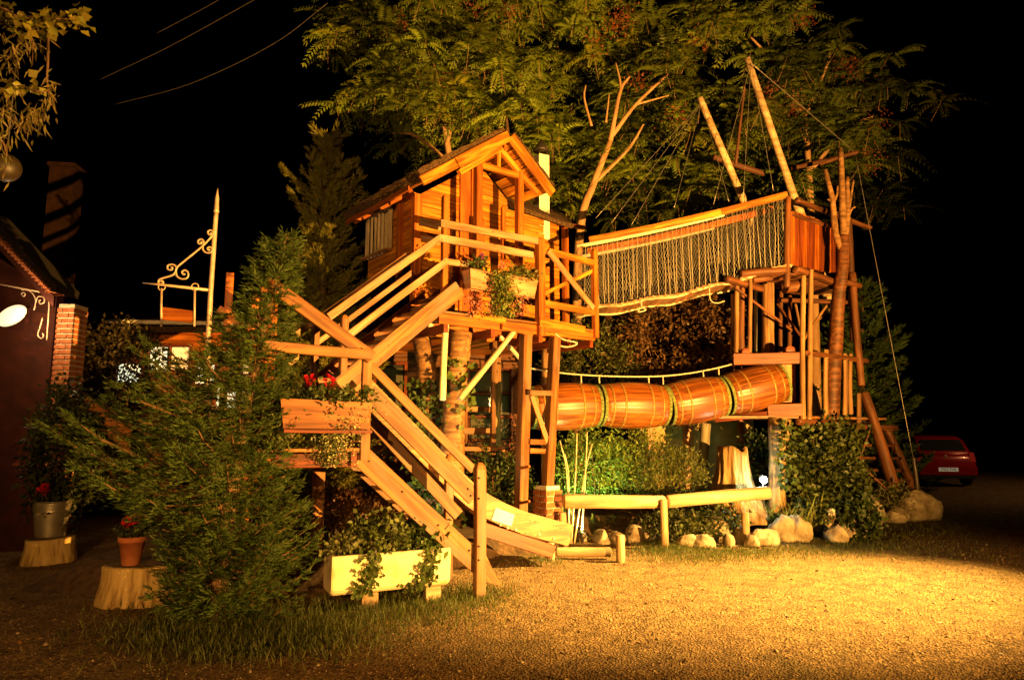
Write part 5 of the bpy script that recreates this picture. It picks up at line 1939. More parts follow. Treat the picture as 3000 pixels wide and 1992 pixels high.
M_BARKPALE = rough_mat('pale_bark', (0.26, 0.14, 0.06), (0.46, 0.28, 0.14), 8, .85, .5, stretch=(1, 1, .3))
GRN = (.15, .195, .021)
heaven_tree('leafy tree of heaven spreading above the playhouse roof',
            [(1270, 150, 270, 170, 12.6, 14.5), (1180, 60, 170, 110, 12.4, 14), (1400, 330, 260, 120, 13.2, 15), (1380, 120, 240, 190, 13, 15.5), (1270, 310, 200, 110, 13, 15)], 250,
            [V(-1.8, 14.5, 0), P(1330, 800, 14.5), P(1320, 500, 14.4), P(1290, 300, 14.2)],
            [([P(1320, 480, 14.3), P(1220, 400, 14), P(1150, 390, 13.6)], .05), ([P(1310, 420, 14.3), P(1350, 260, 14), P(1420, 150, 13.8)], .05), ([P(1290, 300, 14.2), P(1180, 160, 13.8), P(1080, 90, 13.4)], .05)],
            [(1395, 20, 13.2), (1498, 30, 13.2), (1250, 240, 13), (1310, 240, 13.1), (1440, 175, 13.4), (1165, 70, 12.8)], GRN)
heaven_tree('tree of heaven with bare pale forked limbs behind the rope bridge',
            [(1760, 120, 300, 190, 13, 15), (1950, 130, 220, 170, 13, 15), (1700, 330, 200, 170, 13.8, 15.5), (1900, 420, 260, 160, 13.6, 15.5), (1830, 560, 240, 90, 13.5, 15), (1620, 520, 110, 120, 13.5, 15), (2080, 330, 120, 160, 13.5, 15)], 270,
            [V(P(1690, 1200, 14).x, 14, 0), P(1690, 900, 14), P(1703, 650, 13.4), P(1739, 538, 13.1), P(1788, 413, 12.9)],
            [([P(1788, 413, 12.9), P(1800, 350, 12.8), P(1819, 262, 12.8), P(1845, 225, 12.8)], .055), ([P(1819, 262, 12.8), P(1815, 230, 12.8), P(1804, 185, 12.8)], .03), ([P(1788, 405, 12.9), P(1863, 307, 12.8), P(1957, 218, 12.8)], .05),
             ([P(1739, 538, 13.1), P(1841, 436, 12.9), P(1885, 365, 12.8)], .045), ([P(1863, 307, 12.8), P(1960, 280, 12.8)], .025), ([P(1733, 370, 12.9), P(1712, 290, 12.9), P(1716, 250, 12.9)], .028), ([P(1775, 360, 12.9), P(1785, 275, 12.9)], .025)],
            [(1805, 75, 12.9), (1820, 50, 12.9), (1872, 240, 12.9), (2040, 135, 13.1), (1975, 345, 13.4), (1745, 120, 12.9)], GRN)
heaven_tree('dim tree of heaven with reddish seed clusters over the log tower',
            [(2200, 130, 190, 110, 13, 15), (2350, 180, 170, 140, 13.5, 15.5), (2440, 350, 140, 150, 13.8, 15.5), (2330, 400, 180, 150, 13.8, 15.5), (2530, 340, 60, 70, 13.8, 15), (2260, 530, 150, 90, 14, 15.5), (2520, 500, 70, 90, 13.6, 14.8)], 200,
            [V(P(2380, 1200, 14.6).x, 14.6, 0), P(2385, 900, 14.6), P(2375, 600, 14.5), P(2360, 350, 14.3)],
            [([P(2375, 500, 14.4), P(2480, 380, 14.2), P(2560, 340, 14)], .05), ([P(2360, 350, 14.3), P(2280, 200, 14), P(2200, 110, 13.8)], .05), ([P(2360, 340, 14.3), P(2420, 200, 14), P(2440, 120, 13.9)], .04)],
            [(2355, 60, 13.6), (2250, 265, 13.6), (2330, 310, 13.7), (2470, 180, 13.8), (2575, 355, 13.9), (2500, 200, 13.8), (2555, 470, 13.8)], (.085, .115, .018))  # darker leaf colour carries the dimness on this side


# ------------------------------------------------------------------ conifers
def conifer(label, base, height, R0, nb_, col, lean=(0, 0), name='conifer_tree', shape=.8, twl=.075, up=.35, z0=.06, tw=.013, cat='tree', group=None, per=11, rfun=None, var=(.68, 1.18), flat=.45, step=.045, droop=.10):
    t = thing(name, label, cat, base, group)
    base_ = npv(base)
    pts = [base + V(lean[0] * f ** 1.5, lean[1] * f, height * f - .05 * (1 - f)) for f in (0, .25, .5, .75, 1)]
    tube('trunk', bez(pts, 16), [.075 * height / 3 * (1 - .9 * k / 16) + .004 for k in range(17)], M_BARK, t, 8, .05)
    lv = Leaves()
    bran = []
    for k in range(nb_):
        f = z0 + (1 - z0) * ((k + .5) / nb_) ** 1.12
        if f > .985:
            continue
        az = k * 2.39996 + R_.uniform(-.4, .4)
        R = (rfun(f, az) if rfun else R0 * (1 - f) ** shape) * R_.uniform(*var) + .06
        el = up * (.25 + 1.4 * f) + R_.uniform(-.15, .2)
        o = base_ + np.array([lean[0] * f ** 1.5, lean[1] * f, height * f])
        h = np.array([math.cos(az), math.sin(az), 0])
        s = np.linspace(0, 1, 12)
        curve = o + h * (s * R * math.cos(el))[:, None] + np.array([0, 0, 1]) * (R * (s * math.sin(el) - .28 * (1 - f) * s * (1 - s) * 1.6 + .18 * s ** 2.5))[:, None]
        bran.append(tube_data([Vector(p) for p in curve[::3]] + [Vector(curve[-1])], [.006 * R / R0 + .002] * 4 + [.001], 4, 0, False))
        ns = max(6, int(R / step))
        tt = np.sort(R_.uniform(.12, 1, ns))
        idx = tt * 11
        i0 = np.minimum(idx.astype(int), 10)
        p0 = curve[i0] + (curve[i0 + 1] - curve[i0]) * (idx - i0)[:, None]
        tn = unit(curve[i0 + 1] - curve[i0])
        side = np.cross(tn, [0, 0, 1])
        sg = np.where(np.arange(ns) % 2 == 0, 1, -1)[:, None]
        sd = unit(side * sg * R_.uniform(.5, 1, (ns, 1)) + tn * .8 + np.array([0, 0, 1]) * R_.uniform(-.25, flat, (ns, 1)))
        sl = (.36 * R * (1 - tt) + .10) * R_.uniform(.7, 1.2, ns)
        cshade = R_.uniform(.65, 1.25)
        for q in range(per):
            g = (q + .5) / per
            pp = p0 + sd * (sl * g)[:, None]
            pp[:, 2] -= droop * sl * g * g
            for m in (1, -1):
                sid2 = unit(np.cross(sd, unit(R_.normal(0, .5, (ns, 3)) + [0, 0, 1])))
                dd = sd * .95 + sid2 * m * .55 + R_.normal(0, .16, (ns, 3))
                lv.add(pp, dd, R_.normal(0, 1, (ns, 3)), twl * (1.15 - .4 * g) * R_.uniform(.7, 1.3, ns), tw, shade(np.asarray(col) * cshade, ns, .3))
        tipd = unit(sd + R_.normal(0, .1, (ns, 3)))
        lv.add(p0 + sd * sl[:, None], tipd, R_.normal(0, 1, (ns, 3)), twl, tw, shade(np.asarray(col) * cshade * 1.15, ns, .3))
    link('foliage', lv.mesh(.1), M_NEEDLE, t)
    vs, fs = join_data(bran)
    link('branches', mesh(vs, fs), M_BARK, t)['kind'] = 'stuff'
    return t


cb_ = G(625, 1815)
CON_H = P(765, 690, cb_.y + .1).z
CF_ = [0, .2, .28, .38, .5, .65, .8, 1]
CL_, CR_ = [.45, .50, 1.05, 1.60, 1.35, .55, .22, .05], [.72, .66, .46, .38, .30, .25, .18, .05]


def con_r(f, az):
    w = (1 - math.cos(az)) / 2
    return (np.interp(f, CF_, CL_) * w + np.interp(f, CF_, CR_) * (1 - w)) * (1 - .15 * max(0, -math.sin(az)))


conifer('tall feathery green conifer growing in front of the landing', V(cb_.x, cb_.y, 0), CON_H, 1.0, 270, (.048, .076, .015), (.42, .15), twl=.062, up=.10, tw=.008, per=12, z0=.02, rfun=con_r, var=(.6, 1.15), flat=.4, step=.031, droop=.32)
q = P(930, 1200, 12.6)
conifer('slim upright juniper between the stairs and the playhouse wall', V(q.x, q.y, 0), P(930, 400, 12.6).z, .95, 230, (.20, .19, .03), (.0, 0), name='juniper_tree', twl=.095, up=.42, tw=.014, per=9, var=(.5, 1.3), rfun=lambda f, a: 1.3 * (1 - f) ** .45 * (.35 + .75 * abs(math.sin(2.5 * a + 11 * f))))
q = P(2520, 1300, 15)
conifer('dark green cypress standing behind the log tower', V(q.x, q.y, 0), P(2555, 830, 15).z, 1.35, 95, (.06, .10, .022), (.3, 0), name='cypress_tree', shape=.5, twl=.13, up=.25, tw=.03, per=7)


# ------------------------------------------------------------------ shrubs, flowers, ivy
def shrub(name, label, c, rad, n, L, W_, col, cat='shrub', group=None, clump=9, mat=None, hollow=.5, stems=6, parent=None, drop=0.0, vcol=.3):
    """Leaves in clumps through an ellipsoid; stems rise from the base."""
    c = Vector(c)
    t = parent or thing(name, label, cat, V(c.x, c.y, c.z - rad[2]), group)
    lv = Leaves()
    nc = max(4, n // clump)
    d = unit(R_.normal(0, 1, (nc, 3)))
    cc = npv(c) + d * np.asarray(rad) * (hollow + (1 - hollow) * R_.rand(nc, 1) ** .6) * R_.uniform(.8, 1.12, (nc, 1))
    cs = R_.uniform(.5, 1.4, nc)
    for k in range(clump):
        pp = cc + R_.normal(0, 1, (nc, 3)) * L * .8
        dd = d * .7 + R_.normal(0, .7, (nc, 3)) + np.array([0, 0, .15 - drop])
        lv.add(pp, dd, R_.normal(0, 1, (nc, 3)) + np.array([0, 0, .6]), L * R_.uniform(.6, 1.3, nc), W_ * R_.uniform(.7, 1.2, nc), shade(col, nc, vcol) * cs[:, None])
    link('foliage', lv.mesh(), mat or M_LEAF, t)
    if stems:
        parts = []
        for k in range(stems):
            a = R_.uniform(0, 6.28)
            e = V(c.x + math.cos(a) * rad[0] * .6, c.y + math.sin(a) * rad[1] * .6, c.z + rad[2] * R_.uniform(0, .6))
            b = V(c.x + math.cos(a) * rad[0] * .1, c.y + math.sin(a) * rad[1] * .1, c.z - rad[2] - .03)
            parts.append(tube_data([b, b.lerp(e, .5) + V(R_.uniform(-.04, .04), 0, .02), e], [.012, .008, .003], 5, 0, False))
        vs, fs = join_data(parts)
        link('stems', mesh(vs, fs), M_BARK, t)
    return t


def bush_px(name, label, px, py0, py1, wpx, Y, n, L, W_, col, **kw):
    """Bush from its pixel width and its top (py0) and bottom (py1) rows at depth Y."""
    a, b = P(px, py1, Y), P(px, py0, Y)
    rz = (b.z - a.z) / 2
    return shrub(name, label, V(a.x, Y, a.z + rz), (wpx * Y / FPX / 2, min(wpx * Y / FPX / 2, .8), rz), n, L, W_, col, **kw)


bush_px('plum_hedge', 'tall brown leaved plum hedge below the rope bridge', 1990, 800, 1240, 420, 13.0, 9000, .085, .05, (.115, .060, .022), cat='hedge', clump=10, hollow=.55)
bush_px('green_hedge', 'yellow green hedge beside the brown plum hedge', 1730, 930, 1260, 300, 12.7, 5200, .08, .04, (.075, .085, .018), cat='hedge', clump=10, hollow=.55)
bush_px('bright_shrub', 'bright lime green shrub lit by the added ground lamp', 1745, 1255, 1470, 250, 11.0, 4200, .075, .026, (.15, .22, .035), clump=8, hollow=.35)
bush_px('bright_shrub', 'narrow leaved green shrub standing below the barrel tunnel middle', 1885, 1245, 1460, 220, 11.1, 3600, .06, .022, (.15, .19, .03), clump=8, hollow=.4)
bush_px('olive_shrub', 'dense olive shrub between the bright shrubs and the old stump', 1965, 1300, 1480, 230, 10.75, 5200, .045, .018, (.10, .115, .022), clump=9, hollow=.5)
bush_px('hydrangea_shrub', 'dark green shrub with pale flowers behind the ladder leg', 1450, 1325, 1520, 210, 10.3, 2300, .075, .045, (.055, .080, .016), clump=8, hollow=.5)
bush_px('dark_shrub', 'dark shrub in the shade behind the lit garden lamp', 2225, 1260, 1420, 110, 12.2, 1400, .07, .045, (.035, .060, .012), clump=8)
bush_px('autumn_shrub', 'reddish brown shrub under the landing behind the trough', 985, 1430, 1610, 240, 8.5, 2600, .05, .028, (.13, .055, .022), clump=9)
bush_px('autumn_shrub', 'rusty leaved shrub growing under the staircase stringer', 1085, 1490, 1630, 230, 8.1, 2400, .05, .03, (.12, .065, .022), clump=9)
bush_px('ground_shrub', 'low leafy plants under the log fence rail', 1990, 1500, 1580, 240, 10.4, 1500, .07, .045, (.06, .07, .018), clump=7, stems=0)
bush_px('ground_shrub', 'low leafy plants between the flat rocks and the fence post', 2110, 1490, 1565, 130, 10.6, 800, .08, .05, (.06, .08, .02), clump=7, stems=0)
ivm = bush_px('ivy_mound', 'thick dark ivy climbing the tower leg beside the strap leaves', 2440, 1300, 1540, 190, 11.4, 2800, .085, .075, (.045, .060, .014), cat='ivy', clump=6, hollow=.55)
for px_, a_, b_, w_, Y_, n_ in ((2395, 1228, 1400, 130, 11.3, 1100), (2340, 1300, 1450, 80, 11.2, 500), (2470, 1235, 1330, 110, 11.7, 700), (2500, 1340, 1480, 90, 11.5, 700), (2385, 1400, 1540, 110, 11.0, 700)):
    bush_px('ivy', None, px_, a_, b_, w_, Y_, n_, .085, .075, (.050, .066, .014), clump=5, hollow=.3, stems=0, parent=ivm)
bush_px('ivy_mound', 'dark ivy tumbling over the stones to the grass', 2500, 1440, 1595, 130, 10.9, 1900, .08, .07, (.035, .055, .013), cat='ivy', clump=7, hollow=.6)
bush_px('rock_plant', 'small spiky rosette plant on top of the rocks', 2615, 1425, 1480, 70, 12.0, 300, .12, .02, (.10, .10, .03), cat='plant', stems=0)
bush_px('dark_shrub', 'dim shrub raised at the inn wall to cover the lit lower pillar', 165, 1120, 1570, 170, 9.0, 3200, .08, .05, (.035, .045, .012))  # raised to hide lamplight on the lower brick pillar
bush_px('dark_shrub', 'dark flowering shrub hanging at the inn gutter behind the conifer', 330, 940, 1180, 260, 11.5, 2600, .08, .05, (.06, .045, .015))


# strap leaved iris clumps: curved blades
def straps(label, pts, n, L, col, spread=.28, name='iris_clump', w=.02, droop=.8, group=None):
    c0 = pts[0]
    t = thing(name, label, 'plant', c0, group)
    parts, cols = [], []
    vs, fs, cc = [], [], []
    for k in range(n):
        b = pts[k % len(pts)] + V(R_.uniform(-spread, spread), R_.uniform(-spread * .5, spread * .5), -.02)
        b.z = gz(b.x, b.y) - .02 if name != 'potted_straps' else b.z
        az = R_.uniform(0, 6.28)
        l = L * R_.uniform(.6, 1.15)
        out = R_.uniform(.25, 1.0) * droop
        h = V(math.cos(az), math.sin(az), 0)
        sd = V(-h.y, h.x, 0)
        col_ = shade(col, 1, .3)[0]
        i0 = len(vs)
        for i in range(6):
            f = i / 5
            p = b + h * (out * l * f ** 1.4) + V(0, 0, l * (f - out * .75 * f ** 2.6))
            ww = w * (1 - f ** 3) * .5 + .001
            vs += [p - sd * ww, p + sd * ww]
            cc += [col_, col_]
        fs += [(i0 + 2 * i, i0 + 2 * i + 1, i0 + 2 * i + 3, i0 + 2 * i + 2) for i in range(5)]
    me = tri_mesh(np.array([tuple(v) for v in vs]), np.array(fs), np.array(cc))
    link('blades', me, M_LEAF, t)
    return t


def bedpt(px, py):
    return put(px, py)


straps('arching strap leaved iris clump below the garden lamp', [P(x, 1540, Y_) for x, Y_ in ((2275, 10.75), (2310, 10.8), (2345, 10.85), (2370, 10.9), (2325, 10.8))], 210, .80, (.18, .20, .05), .16, w=.030)
straps('tall upright iris leaves beside the ivy mound', [P(2395, 1500, 10.8), P(2365, 1490, 10.8)], 26, .62, (.13, .16, .04), .10, droop=.5, w=.025)
for x in (1682, 1735, 1795):
    straps('small tuft of narrow leaves under the log fence', [bedpt(x, 1530)], 12, .20, (.20, .22, .06), .05, w=.014, droop=.5, group='small tufts under the log fence')
straps('pale yucca leaves lit below the barrel tunnel end', [bedpt(1660, 1500), bedpt(1690, 1490)], 46, .75, (.20, .28, .10), .10, w=.03, droop=.6)

# pale bare stems in the bright shrubs
bs = thing('bare_stems', 'pale bare upright stems in front of the bright shrubs', 'plant', put(1670, 1480))
for x0, x1, yt in ((1668, 1640, 1290), (1672, 1690, 1270), (1680, 1735, 1300), (1665, 1655, 1330), (1700, 1720, 1265)):
    a = P(x0, 1475, 10.2)
    tube('stem', bez([V(a.x, a.y, gz(a.x, a.y) - .03), P((x0 + x1) / 2 + 6, (1475 + yt) / 2, 10.25), P(x1, yt, 10.3)], 8), [.014] * 4 + [.009] * 5, M_PALEPOLE, bs, 6)

# ------------------------------------------------------------------ old trunks with ivy under the deck
tk = thing('supporting_tree', 'thick tan tree trunk with climbing ivy holding up the deck', 'tree', P(1325, 1420, 9.6))
a0 = P(1322, 1330, 9.6)
tube('trunk', bez([V(a0.x, a0.y, gz(a0.x, a0.y) - .1), P(1328, 1240, 9.6), P(1338, 1100, 9.6), P(1350, 975, 9.65)], 14), [.19, .18, .17, .165, .16, .155, .155, .155, .155, .155, .158, .16, .165, .17, .18][:15], M_POLE, tk, 14, .05)
lv = Leaves()
n = 260
f = R_.rand(n)
ang = R_.uniform(math.pi * .95, math.pi * 2.05, n)
side_w = np.where(R_.rand(n) < .6, 1, 0)
pp = np.stack([a0.x + (f * .13) + .19 * np.cos(ang), a0.y + .19 * np.sin(ang) - .02, .3 + f * 2.3], 1)
keep = (np.sin(f * 9) + R_.uniform(-.8, .8, n)) > -.1
pp = pp[keep]
n = len(pp)
dd = R_.normal(0, .5, (n, 3)) + [0, -.3, -.5]
lv.add(pp, dd, np.tile([0, -1, .3], (n, 1)) + R_.normal(0, .3, (n, 3)), R_.uniform(.06, .11, n), R_.uniform(.06, .10, n), shade((.09, .13, .02), n, .4))
link('ivy_leaves', lv.mesh(), M_LEAF, tk)
t2 = thing('gnarled_trunk', 'gnarled trunk wrapped in dark ivy beside the upper stairs', 'tree', P(1255, 1420, 9.9))
a1 = P(1262, 1320, 9.9)
tube('trunk', bez([V(a1.x, a1.y, gz(a1.x, a1.y) - .1), P(1262, 1180, 9.9), P(1246, 1060, 9.9), P(1228, 960, 10)], 12), [.16, .15, .14, .13, .12, .13, .15, .14, .13, .13, .13, .12, .12][:13], M_POLE, t2, 12, .12)
lv = Leaves()
n = 900
f = R_.rand(n) ** .9
c = np.stack([a1.x + .0 * f - .10 + R_.normal(0, .17, n), a1.y - .12 + R_.normal(0, .12, n), .2 + f * 2.1], 1)
lv.add(c, R_.normal(0, .6, (n, 3)) + [0, -.3, -.3], np.tile([0, -1, .3], (n, 1)) + R_.normal(0, .4, (n, 3)), R_.uniform(.06, .11, n), R_.uniform(.05, .09, n), shade((.055, .085, .016), n, .45))
link('ivy_leaves', lv.mesh(), M_LEAF, t2)
# ivy on the tower support trunk
iv = thing('climbing_ivy', 'ivy leaves climbing the tower support trunk', 'ivy', P(2275, 1430, 10.9))
n = 150
f = R_.rand(n)
lv = Leaves()
b_ = npv(P(2290, 1430, 10.8))
c = np.stack([b_[0] + .02 + R_.normal(.06, .09, n), b_[1] + R_.normal(0, .06, n) - .05, b_[2] + f * 1.05], 1)
lv.add(c, R_.normal(0, .6, (n, 3)) + [0, -.2, -.4], np.tile([0, -1, .2], (n, 1)) + R_.normal(0, .4, (n, 3)), .085, .075, shade((.05, .075, .015), n, .4))
link('leaves', lv.mesh(), M_LEAF, iv)


# ------------------------------------------------------------------ flowers
def flower_plant(label, c, rad, nleaf, leafcol, blooms, bcol, L=.05, name='geranium_plant', bl=.05, stems=4, group=None, drop=0.0):
    t = shrub(name, label, c, rad, nleaf, L, L * .85, leafcol, cat='flowers', clump=5, hollow=.3, stems=stems, group=group, drop=drop)
    for b in blooms:
        s = Leaves()
        n = 26
        d = unit(R_.normal(0, 1, (n, 3)))
        s.add(npv(b) + d * bl * .35, d + R_.normal(0, .3, (n, 3)), R_.normal(0, 1, (n, 3)), bl * .75, bl * .6, shade(bcol, n, .2))
        link('bloom', s.mesh(), M_PETAL, t)
        vs, fs = tube_data([Vector(b), Vector(b) + V(.01, .01, -.12)], .004, 4)
        link('flower_stem', mesh(vs, fs), M_BARK, t)
    return t


RED = (.62, .015, .035)
e1 = lambda u, h, o=.11: FB1[0].lerp(FB1[1], u) + W1 * o + V(0, 0, h)
flower_plant('leafy plants with two red geranium heads in the dark flower box', e1(.40, .02), (.36, .10, .09), 500, (.05, .07, .016), [P(908, 1113, 6.5), P(964, 1112, 6.45)], RED, bl=.07)
flower_plant('small yellow and orange flowers at the dark flower box end', e1(.86, .04), (.14, .09, .09), 160, (.07, .09, .02), [P(1030, 1145, 6.5), P(1058, 1152, 6.5), P(1066, 1165, 6.5), P(980, 1148, 6.5)], (.65, .28, .03), name='marigold_plant', bl=.04)
# white trailing alyssum hanging over the box
tr = thing('trailing_alyssum', 'mass of tiny cream flowers trailing over the dark flower box', 'flowers', e1(.62, 0))
lv = Leaves()
n = 2600
f = R_.rand(n)
cx = 1010 - 45 * f + R_.normal(0, 1, n) * (42 - 16 * f)
cy = 1165 + 200 * f
pp = np.array([npv(P(x, y, 6.42 - .12 * math.sin(3.1 * min(1, g)) + R_.normal(0, .05))) for x, y, g in zip(cx, cy, f)])
wh = R_.rand(n) < .45
col = np.where(wh[:, None], shade((.46, .42, .22), n, .25), shade((.075, .10, .022), n, .3))
lv.add(pp, R_.normal(0, .6, (n, 3)) + [0, -.5, -.2], R_.normal(0, 1, (n, 3)) + [0, -.6, .2], np.where(wh, .020, .032), np.where(wh, .018, .016), col)
link('flower_mass', lv.mesh(), M_LEAF, tr)
# left end trailing greenery
tr = thing('trailing_greenery', 'green trailing stems hanging at the end of the dark flower box', 'plant', e1(.04, 0))
lv = Leaves()
n = 1300
f = R_.rand(n)
pp = np.array([npv(P(815 + R_.normal(0, 26) - 10 * g, 1140 + 170 * g, 6.2 + R_.normal(0, .06))) for g in f])
lv.add(pp, R_.normal(0, .6, (n, 3)) + [0, -.4, -.5], R_.normal(0, 1, (n, 3)), .045, .018, shade((.08, .10, .024), n, .35))
link('leaves', lv.mesh(), M_LEAF, tr)
# deck flower box
e2 = lambda u, h, o=-.10: FB2[0].lerp(FB2[1], u) + NH * o + V(0, 0, h)
flower_plant('purple petunias at one end of the deck flower box', e2(.16, .06), (.16, .10, .12), 240, (.05, .075, .018), [P(1400, 762, 9.35), P(1412, 752, 9.35), P(1420, 772, 9.35)], (.25, .06, .30), name='petunia_plant', bl=.05)
flower_plant('yellow green plants along the deck flower box', e2(.72, .05), (.32, .10, .09), 420, (.10, .12, .025), [P(1468, 778, 9.6), P(1475, 775, 9.6)], (.70, .28, .22), name='box_plant', bl=.05)
tr = thing('trailing_fuchsia', 'pink flowered stems trailing down from the deck flower box', 'flowers', e2(.4, 0))
lv = Leaves()
n = 1500
f = R_.rand(n)
pp = np.array([npv(P(1462 + 18 * g + R_.normal(0, 20), 800 + 125 * g, 9.30 + R_.normal(0, .07))) for g in f])
lv.add(pp, R_.normal(0, .6, (n, 3)) + [0, -.4, -.5], R_.normal(0, 1, (n, 3)), .055, .030, shade((.14, .17, .03), n, .35))
n = 420
pp = np.array([npv(P(x + R_.normal(0, 13), y + R_.normal(0, 14), 9.28 + R_.normal(0, .05))) for x, y in [[(1380, 862), (1400, 890), (1435, 830), (1440, 895), (1520, 905), (1530, 880), (1390, 900), (1450, 850)][k % 8] for k in range(n)]])
pk = R_.rand(n) < .55
lv.add(pp, R_.normal(0, .6, (n, 3)) + [0, -.3, -.6], R_.normal(0, 1, (n, 3)), .045, .03, np.where(pk[:, None], shade((.55, .20, .16), n, .3), shade((.16, .05, .03), n, .3)))
link('stems_and_flowers', lv.mesh(), M_LEAF, tr)
# trough planting
tc = lambda u, v, h: Mt @ V(TLn * u, TD * v, TZ0 + TH_ + h)
flower_plant('bushy green plant with drying heads in the middle of the trough', tc(.42, .5, .12), (.34, .17, .22), 900, (.075, .095, .022), [], RED, L=.055, name='trough_plant', stems=8)
flower_plant('broad leaved green plant at one end of the trough', tc(.84, .5, .10), (.20, .16, .20), 420, (.065, .10, .02), [], RED, L=.075, name='trough_plant', stems=6)
flower_plant('pale variegated plant at the shaded end of the trough', tc(.12, .5, .04), (.17, .15, .12), 300, (.14, .15, .05), [], RED, L=.05, name='trough_plant', stems=4)
for u0, lab in ((.32, 'ivy trailing down the middle of the cream trough'), (.80, 'ivy trailing over the cream trough near its end')):
    tr = thing('trailing_ivy', lab, 'ivy', tc(u0, 0, 0))
    lv = Leaves()
    n = 170
    f = R_.rand(n) ** .8
    pp = np.array([npv(Mt @ V(TLn * (u0 + .03 * math.sin(5 * g) - .05 * g) + R_.normal(0, .055), -.03 + R_.normal(0, .018) + .02 * g, TZ0 + TH_ + .05 - .40 * g)) for g in f])
    lv.add(pp, R_.normal(0, .5, (n, 3)) + [0, -.2, -.6], np.tile([0, -1, .3], (n, 1)) + R_.normal(0, .35, (n, 3)), R_.uniform(.04, .07, n), R_.uniform(.035, .06, n), shade((.07, .10, .02), n, .35))
    link('leaves', lv.mesh(), M_LEAF, tr)
# geraniums in pot and buckets
flower_plant('red geranium growing in the terracotta pot', pc + V(0, 0, .33), (.12, .12, .08), 220, (.05, .065, .014), [pc + V(.03, -.05, .43), pc + V(-.02, -.06, .41)], RED, bl=.06)
flower_plant('red geranium growing in the tall zinc bucket', bk1 + V(0, 0, .47), (.17, .15, .11), 260, (.035, .05, .012), [bk1 + V(-.04, -.10, .60), bk1 + V(-.08, -.1, .57)], RED, bl=.075)
flower_plant('dim leafy plant growing in the smaller zinc bucket', bk2 + V(0, 0, .42), (.16, .15, .13), 240, (.035, .05, .012), [], RED)

flower_plant('small plant with one white flower at the foot of the ivy', P(2436, 1512, 10.55), (.10, .08, .07), 70, (.05, .07, .018), [P(2436, 1500, 10.42)], (.75, .70, .55), name='pansy_plant', bl=.06)

# ------------------------------------------------------------------ hanging willow and vine branches above
hb = thing('overhanging_branch', 'yellow green vine and willow branches hanging into the night sky', 'branch', P(-60, 120, 5.2))
lv, wl_ = Leaves(), []
YH = 5.0
for pts in ([(-60, 60), (60, 50), (160, 55), (250, 60)], [(-60, 20), (20, 30), (90, 100), (95, 190)], [(-40, 230), (40, 245), (120, 270), (150, 260)], [(-60, 300), (20, 330), (70, 380), (85, 395)], [(140, 90), (140, 180), (138, 240), (150, 310)], [(-30, 380), (10, 420), (20, 470), (10, 520)]):
    c = bez([P(x, y, YH + R_.uniform(-.2, .2)) for x, y in pts], 12)
    tube('twig', c, [.012 - .0007 * k for k in range(len(c))], M_BARK, hb, 5)
for (x, y, n, sx, sy) in ((40, 60, 50, 60, 26), (150, 55, 50, 45, 24), (235, 55, 24, 20, 30), (90, 85, 26, 40, 20), (100, 245, 8, 40, 20), (25, 255, 14, 25, 14), (-10, 30, 24, 30, 30)):
    pp = np.array([npv(P(x + R_.normal(0, sx * .6), y + R_.normal(0, sy * .6), YH + R_.normal(0, .12))) for _ in range(n)])
    lv.add(pp, R_.normal(0, .5, (n, 3)) + [.3, -.1, -.5], np.tile([0, -1, .4], (n, 1)) + R_.normal(0, .4, (n, 3)), R_.uniform(.06, .11, n), R_.uniform(.05, .09, n), shade((.17, .15, .02), n, .4))
for (x, y, n, sx, sy) in ((30, 160, 60, 40, 50), (90, 140, 40, 40, 40), (20, 330, 50, 30, 50), (80, 350, 60, 35, 35), (148, 270, 50, 16, 50), (15, 440, 26, 16, 50), (110, 330, 24, 20, 22)):
    pp = np.array([npv(P(x + R_.normal(0, sx * .7), y + R_.normal(0, sy * .7), YH + R_.normal(0, .12))) for _ in range(n)])
    lv.add(pp, R_.normal(0, .45, (n, 3)) + [.15, -.1, -.9], np.tile([0, -1, .2], (n, 1)) + R_.normal(0, .5, (n, 3)), R_.uniform(.07, .12, n), R_.uniform(.012, .018, n), shade((.15, .12, .03), n, .3))
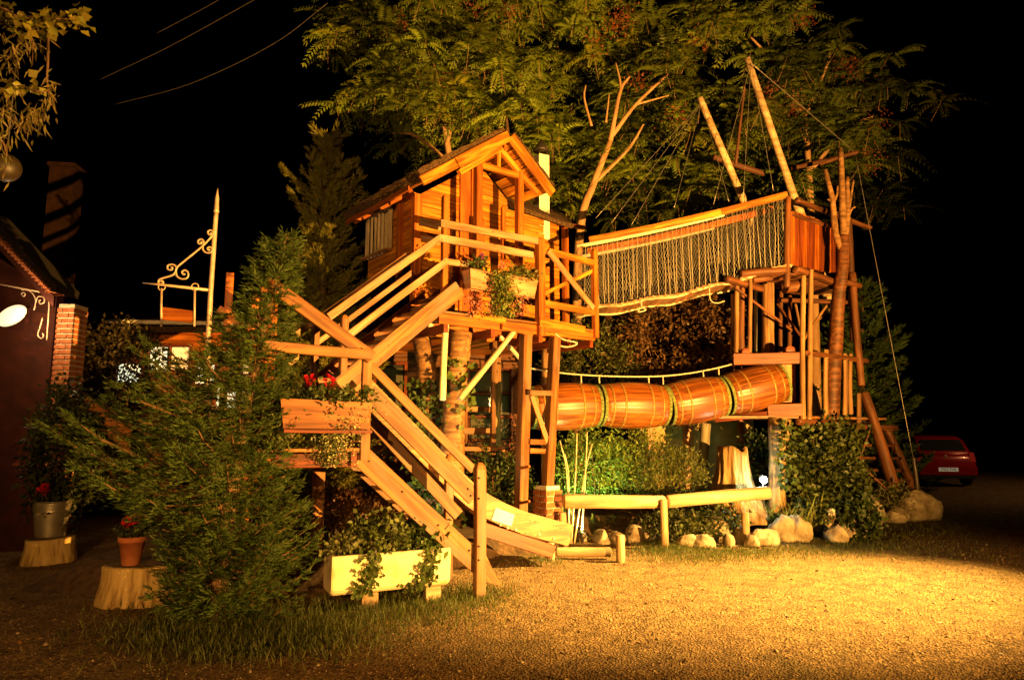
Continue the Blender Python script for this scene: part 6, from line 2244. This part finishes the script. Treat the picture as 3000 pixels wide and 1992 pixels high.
link('leaves', lv.mesh(), M_LEAF, hb)


# ------------------------------------------------------------------ grass
def grass(regions):
    P0, C0, Ls = [], [], []
    for (x, y, sx, sy, n, h) in regions:
        for k in range(n):
            g_ = G(x + R_.normal(0, sx), y + R_.normal(0, sy))
            P0.append((g_.x, g_.y, zg(g_.x, g_.y)))
            Ls.append(h * R_.uniform(.4, 1.2))
    P0 = np.array(P0)
    n = len(P0)
    lv = Leaves()
    lv.add(P0, R_.normal(0, .45, (n, 3)) * [1, 1, .1] + [0, 0, 1], R_.normal(0, 1, (n, 3)), np.array(Ls), .008, shade((.085, .10, .020), n, .4))
    return lv.mesh(.0, .3)


tag(link('grass', grass([(640, 1850, 170, 40, 3200, .12), (900, 1840, 130, 40, 2600, .11), (1200, 1775, 130, 32, 2600, .10), (1390, 1735, 60, 16, 900, .09), (1960, 1606, 60, 8, 1300, .09), (2080, 1624, 120, 12, 2600, .055), (2250, 1612, 130, 8, 1500, .05),
                          (2480, 1590, 120, 12, 1800, .06), (2700, 1540, 120, 16, 1600, .06), (2850, 1500, 160, 30, 2200, .06), (1600, 1640, 40, 8, 300, .06), (2650, 1610, 200, 20, 1500, .04)]), M_LEAF), 'short green grass tufts fringing the trough, bed and yard', 'grass', kind='stuff')

# fallen leaves on the yard
lv = Leaves()
n = 1500
xx, yy = R_.uniform(-5, 8, n), 3.2 + 8 * R_.rand(n) ** 1.3
ok = (yy < np.interp(xx, EX, EY)) & (np.abs(xx) < yy * .85)
xx, yy = xx[ok], yy[ok]
n = len(xx)
pp = np.stack([xx, yy, np.array([zg(a, b) for a, b in zip(xx, yy)]) + .008], 1)
lv.add(pp, R_.normal(0, 1, (n, 3)) * [1, 1, .25], R_.normal(0, .35, (n, 3)) + [0, 0, 1], R_.uniform(.025, .06, n), R_.uniform(.015, .03, n), shade((.10, .055, .02), n, .6))
tag(link('fallen_leaves', lv.mesh(.25), M_LEAF), 'small dry fallen leaves scattered over the gravel', 'leaves', kind='stuff')
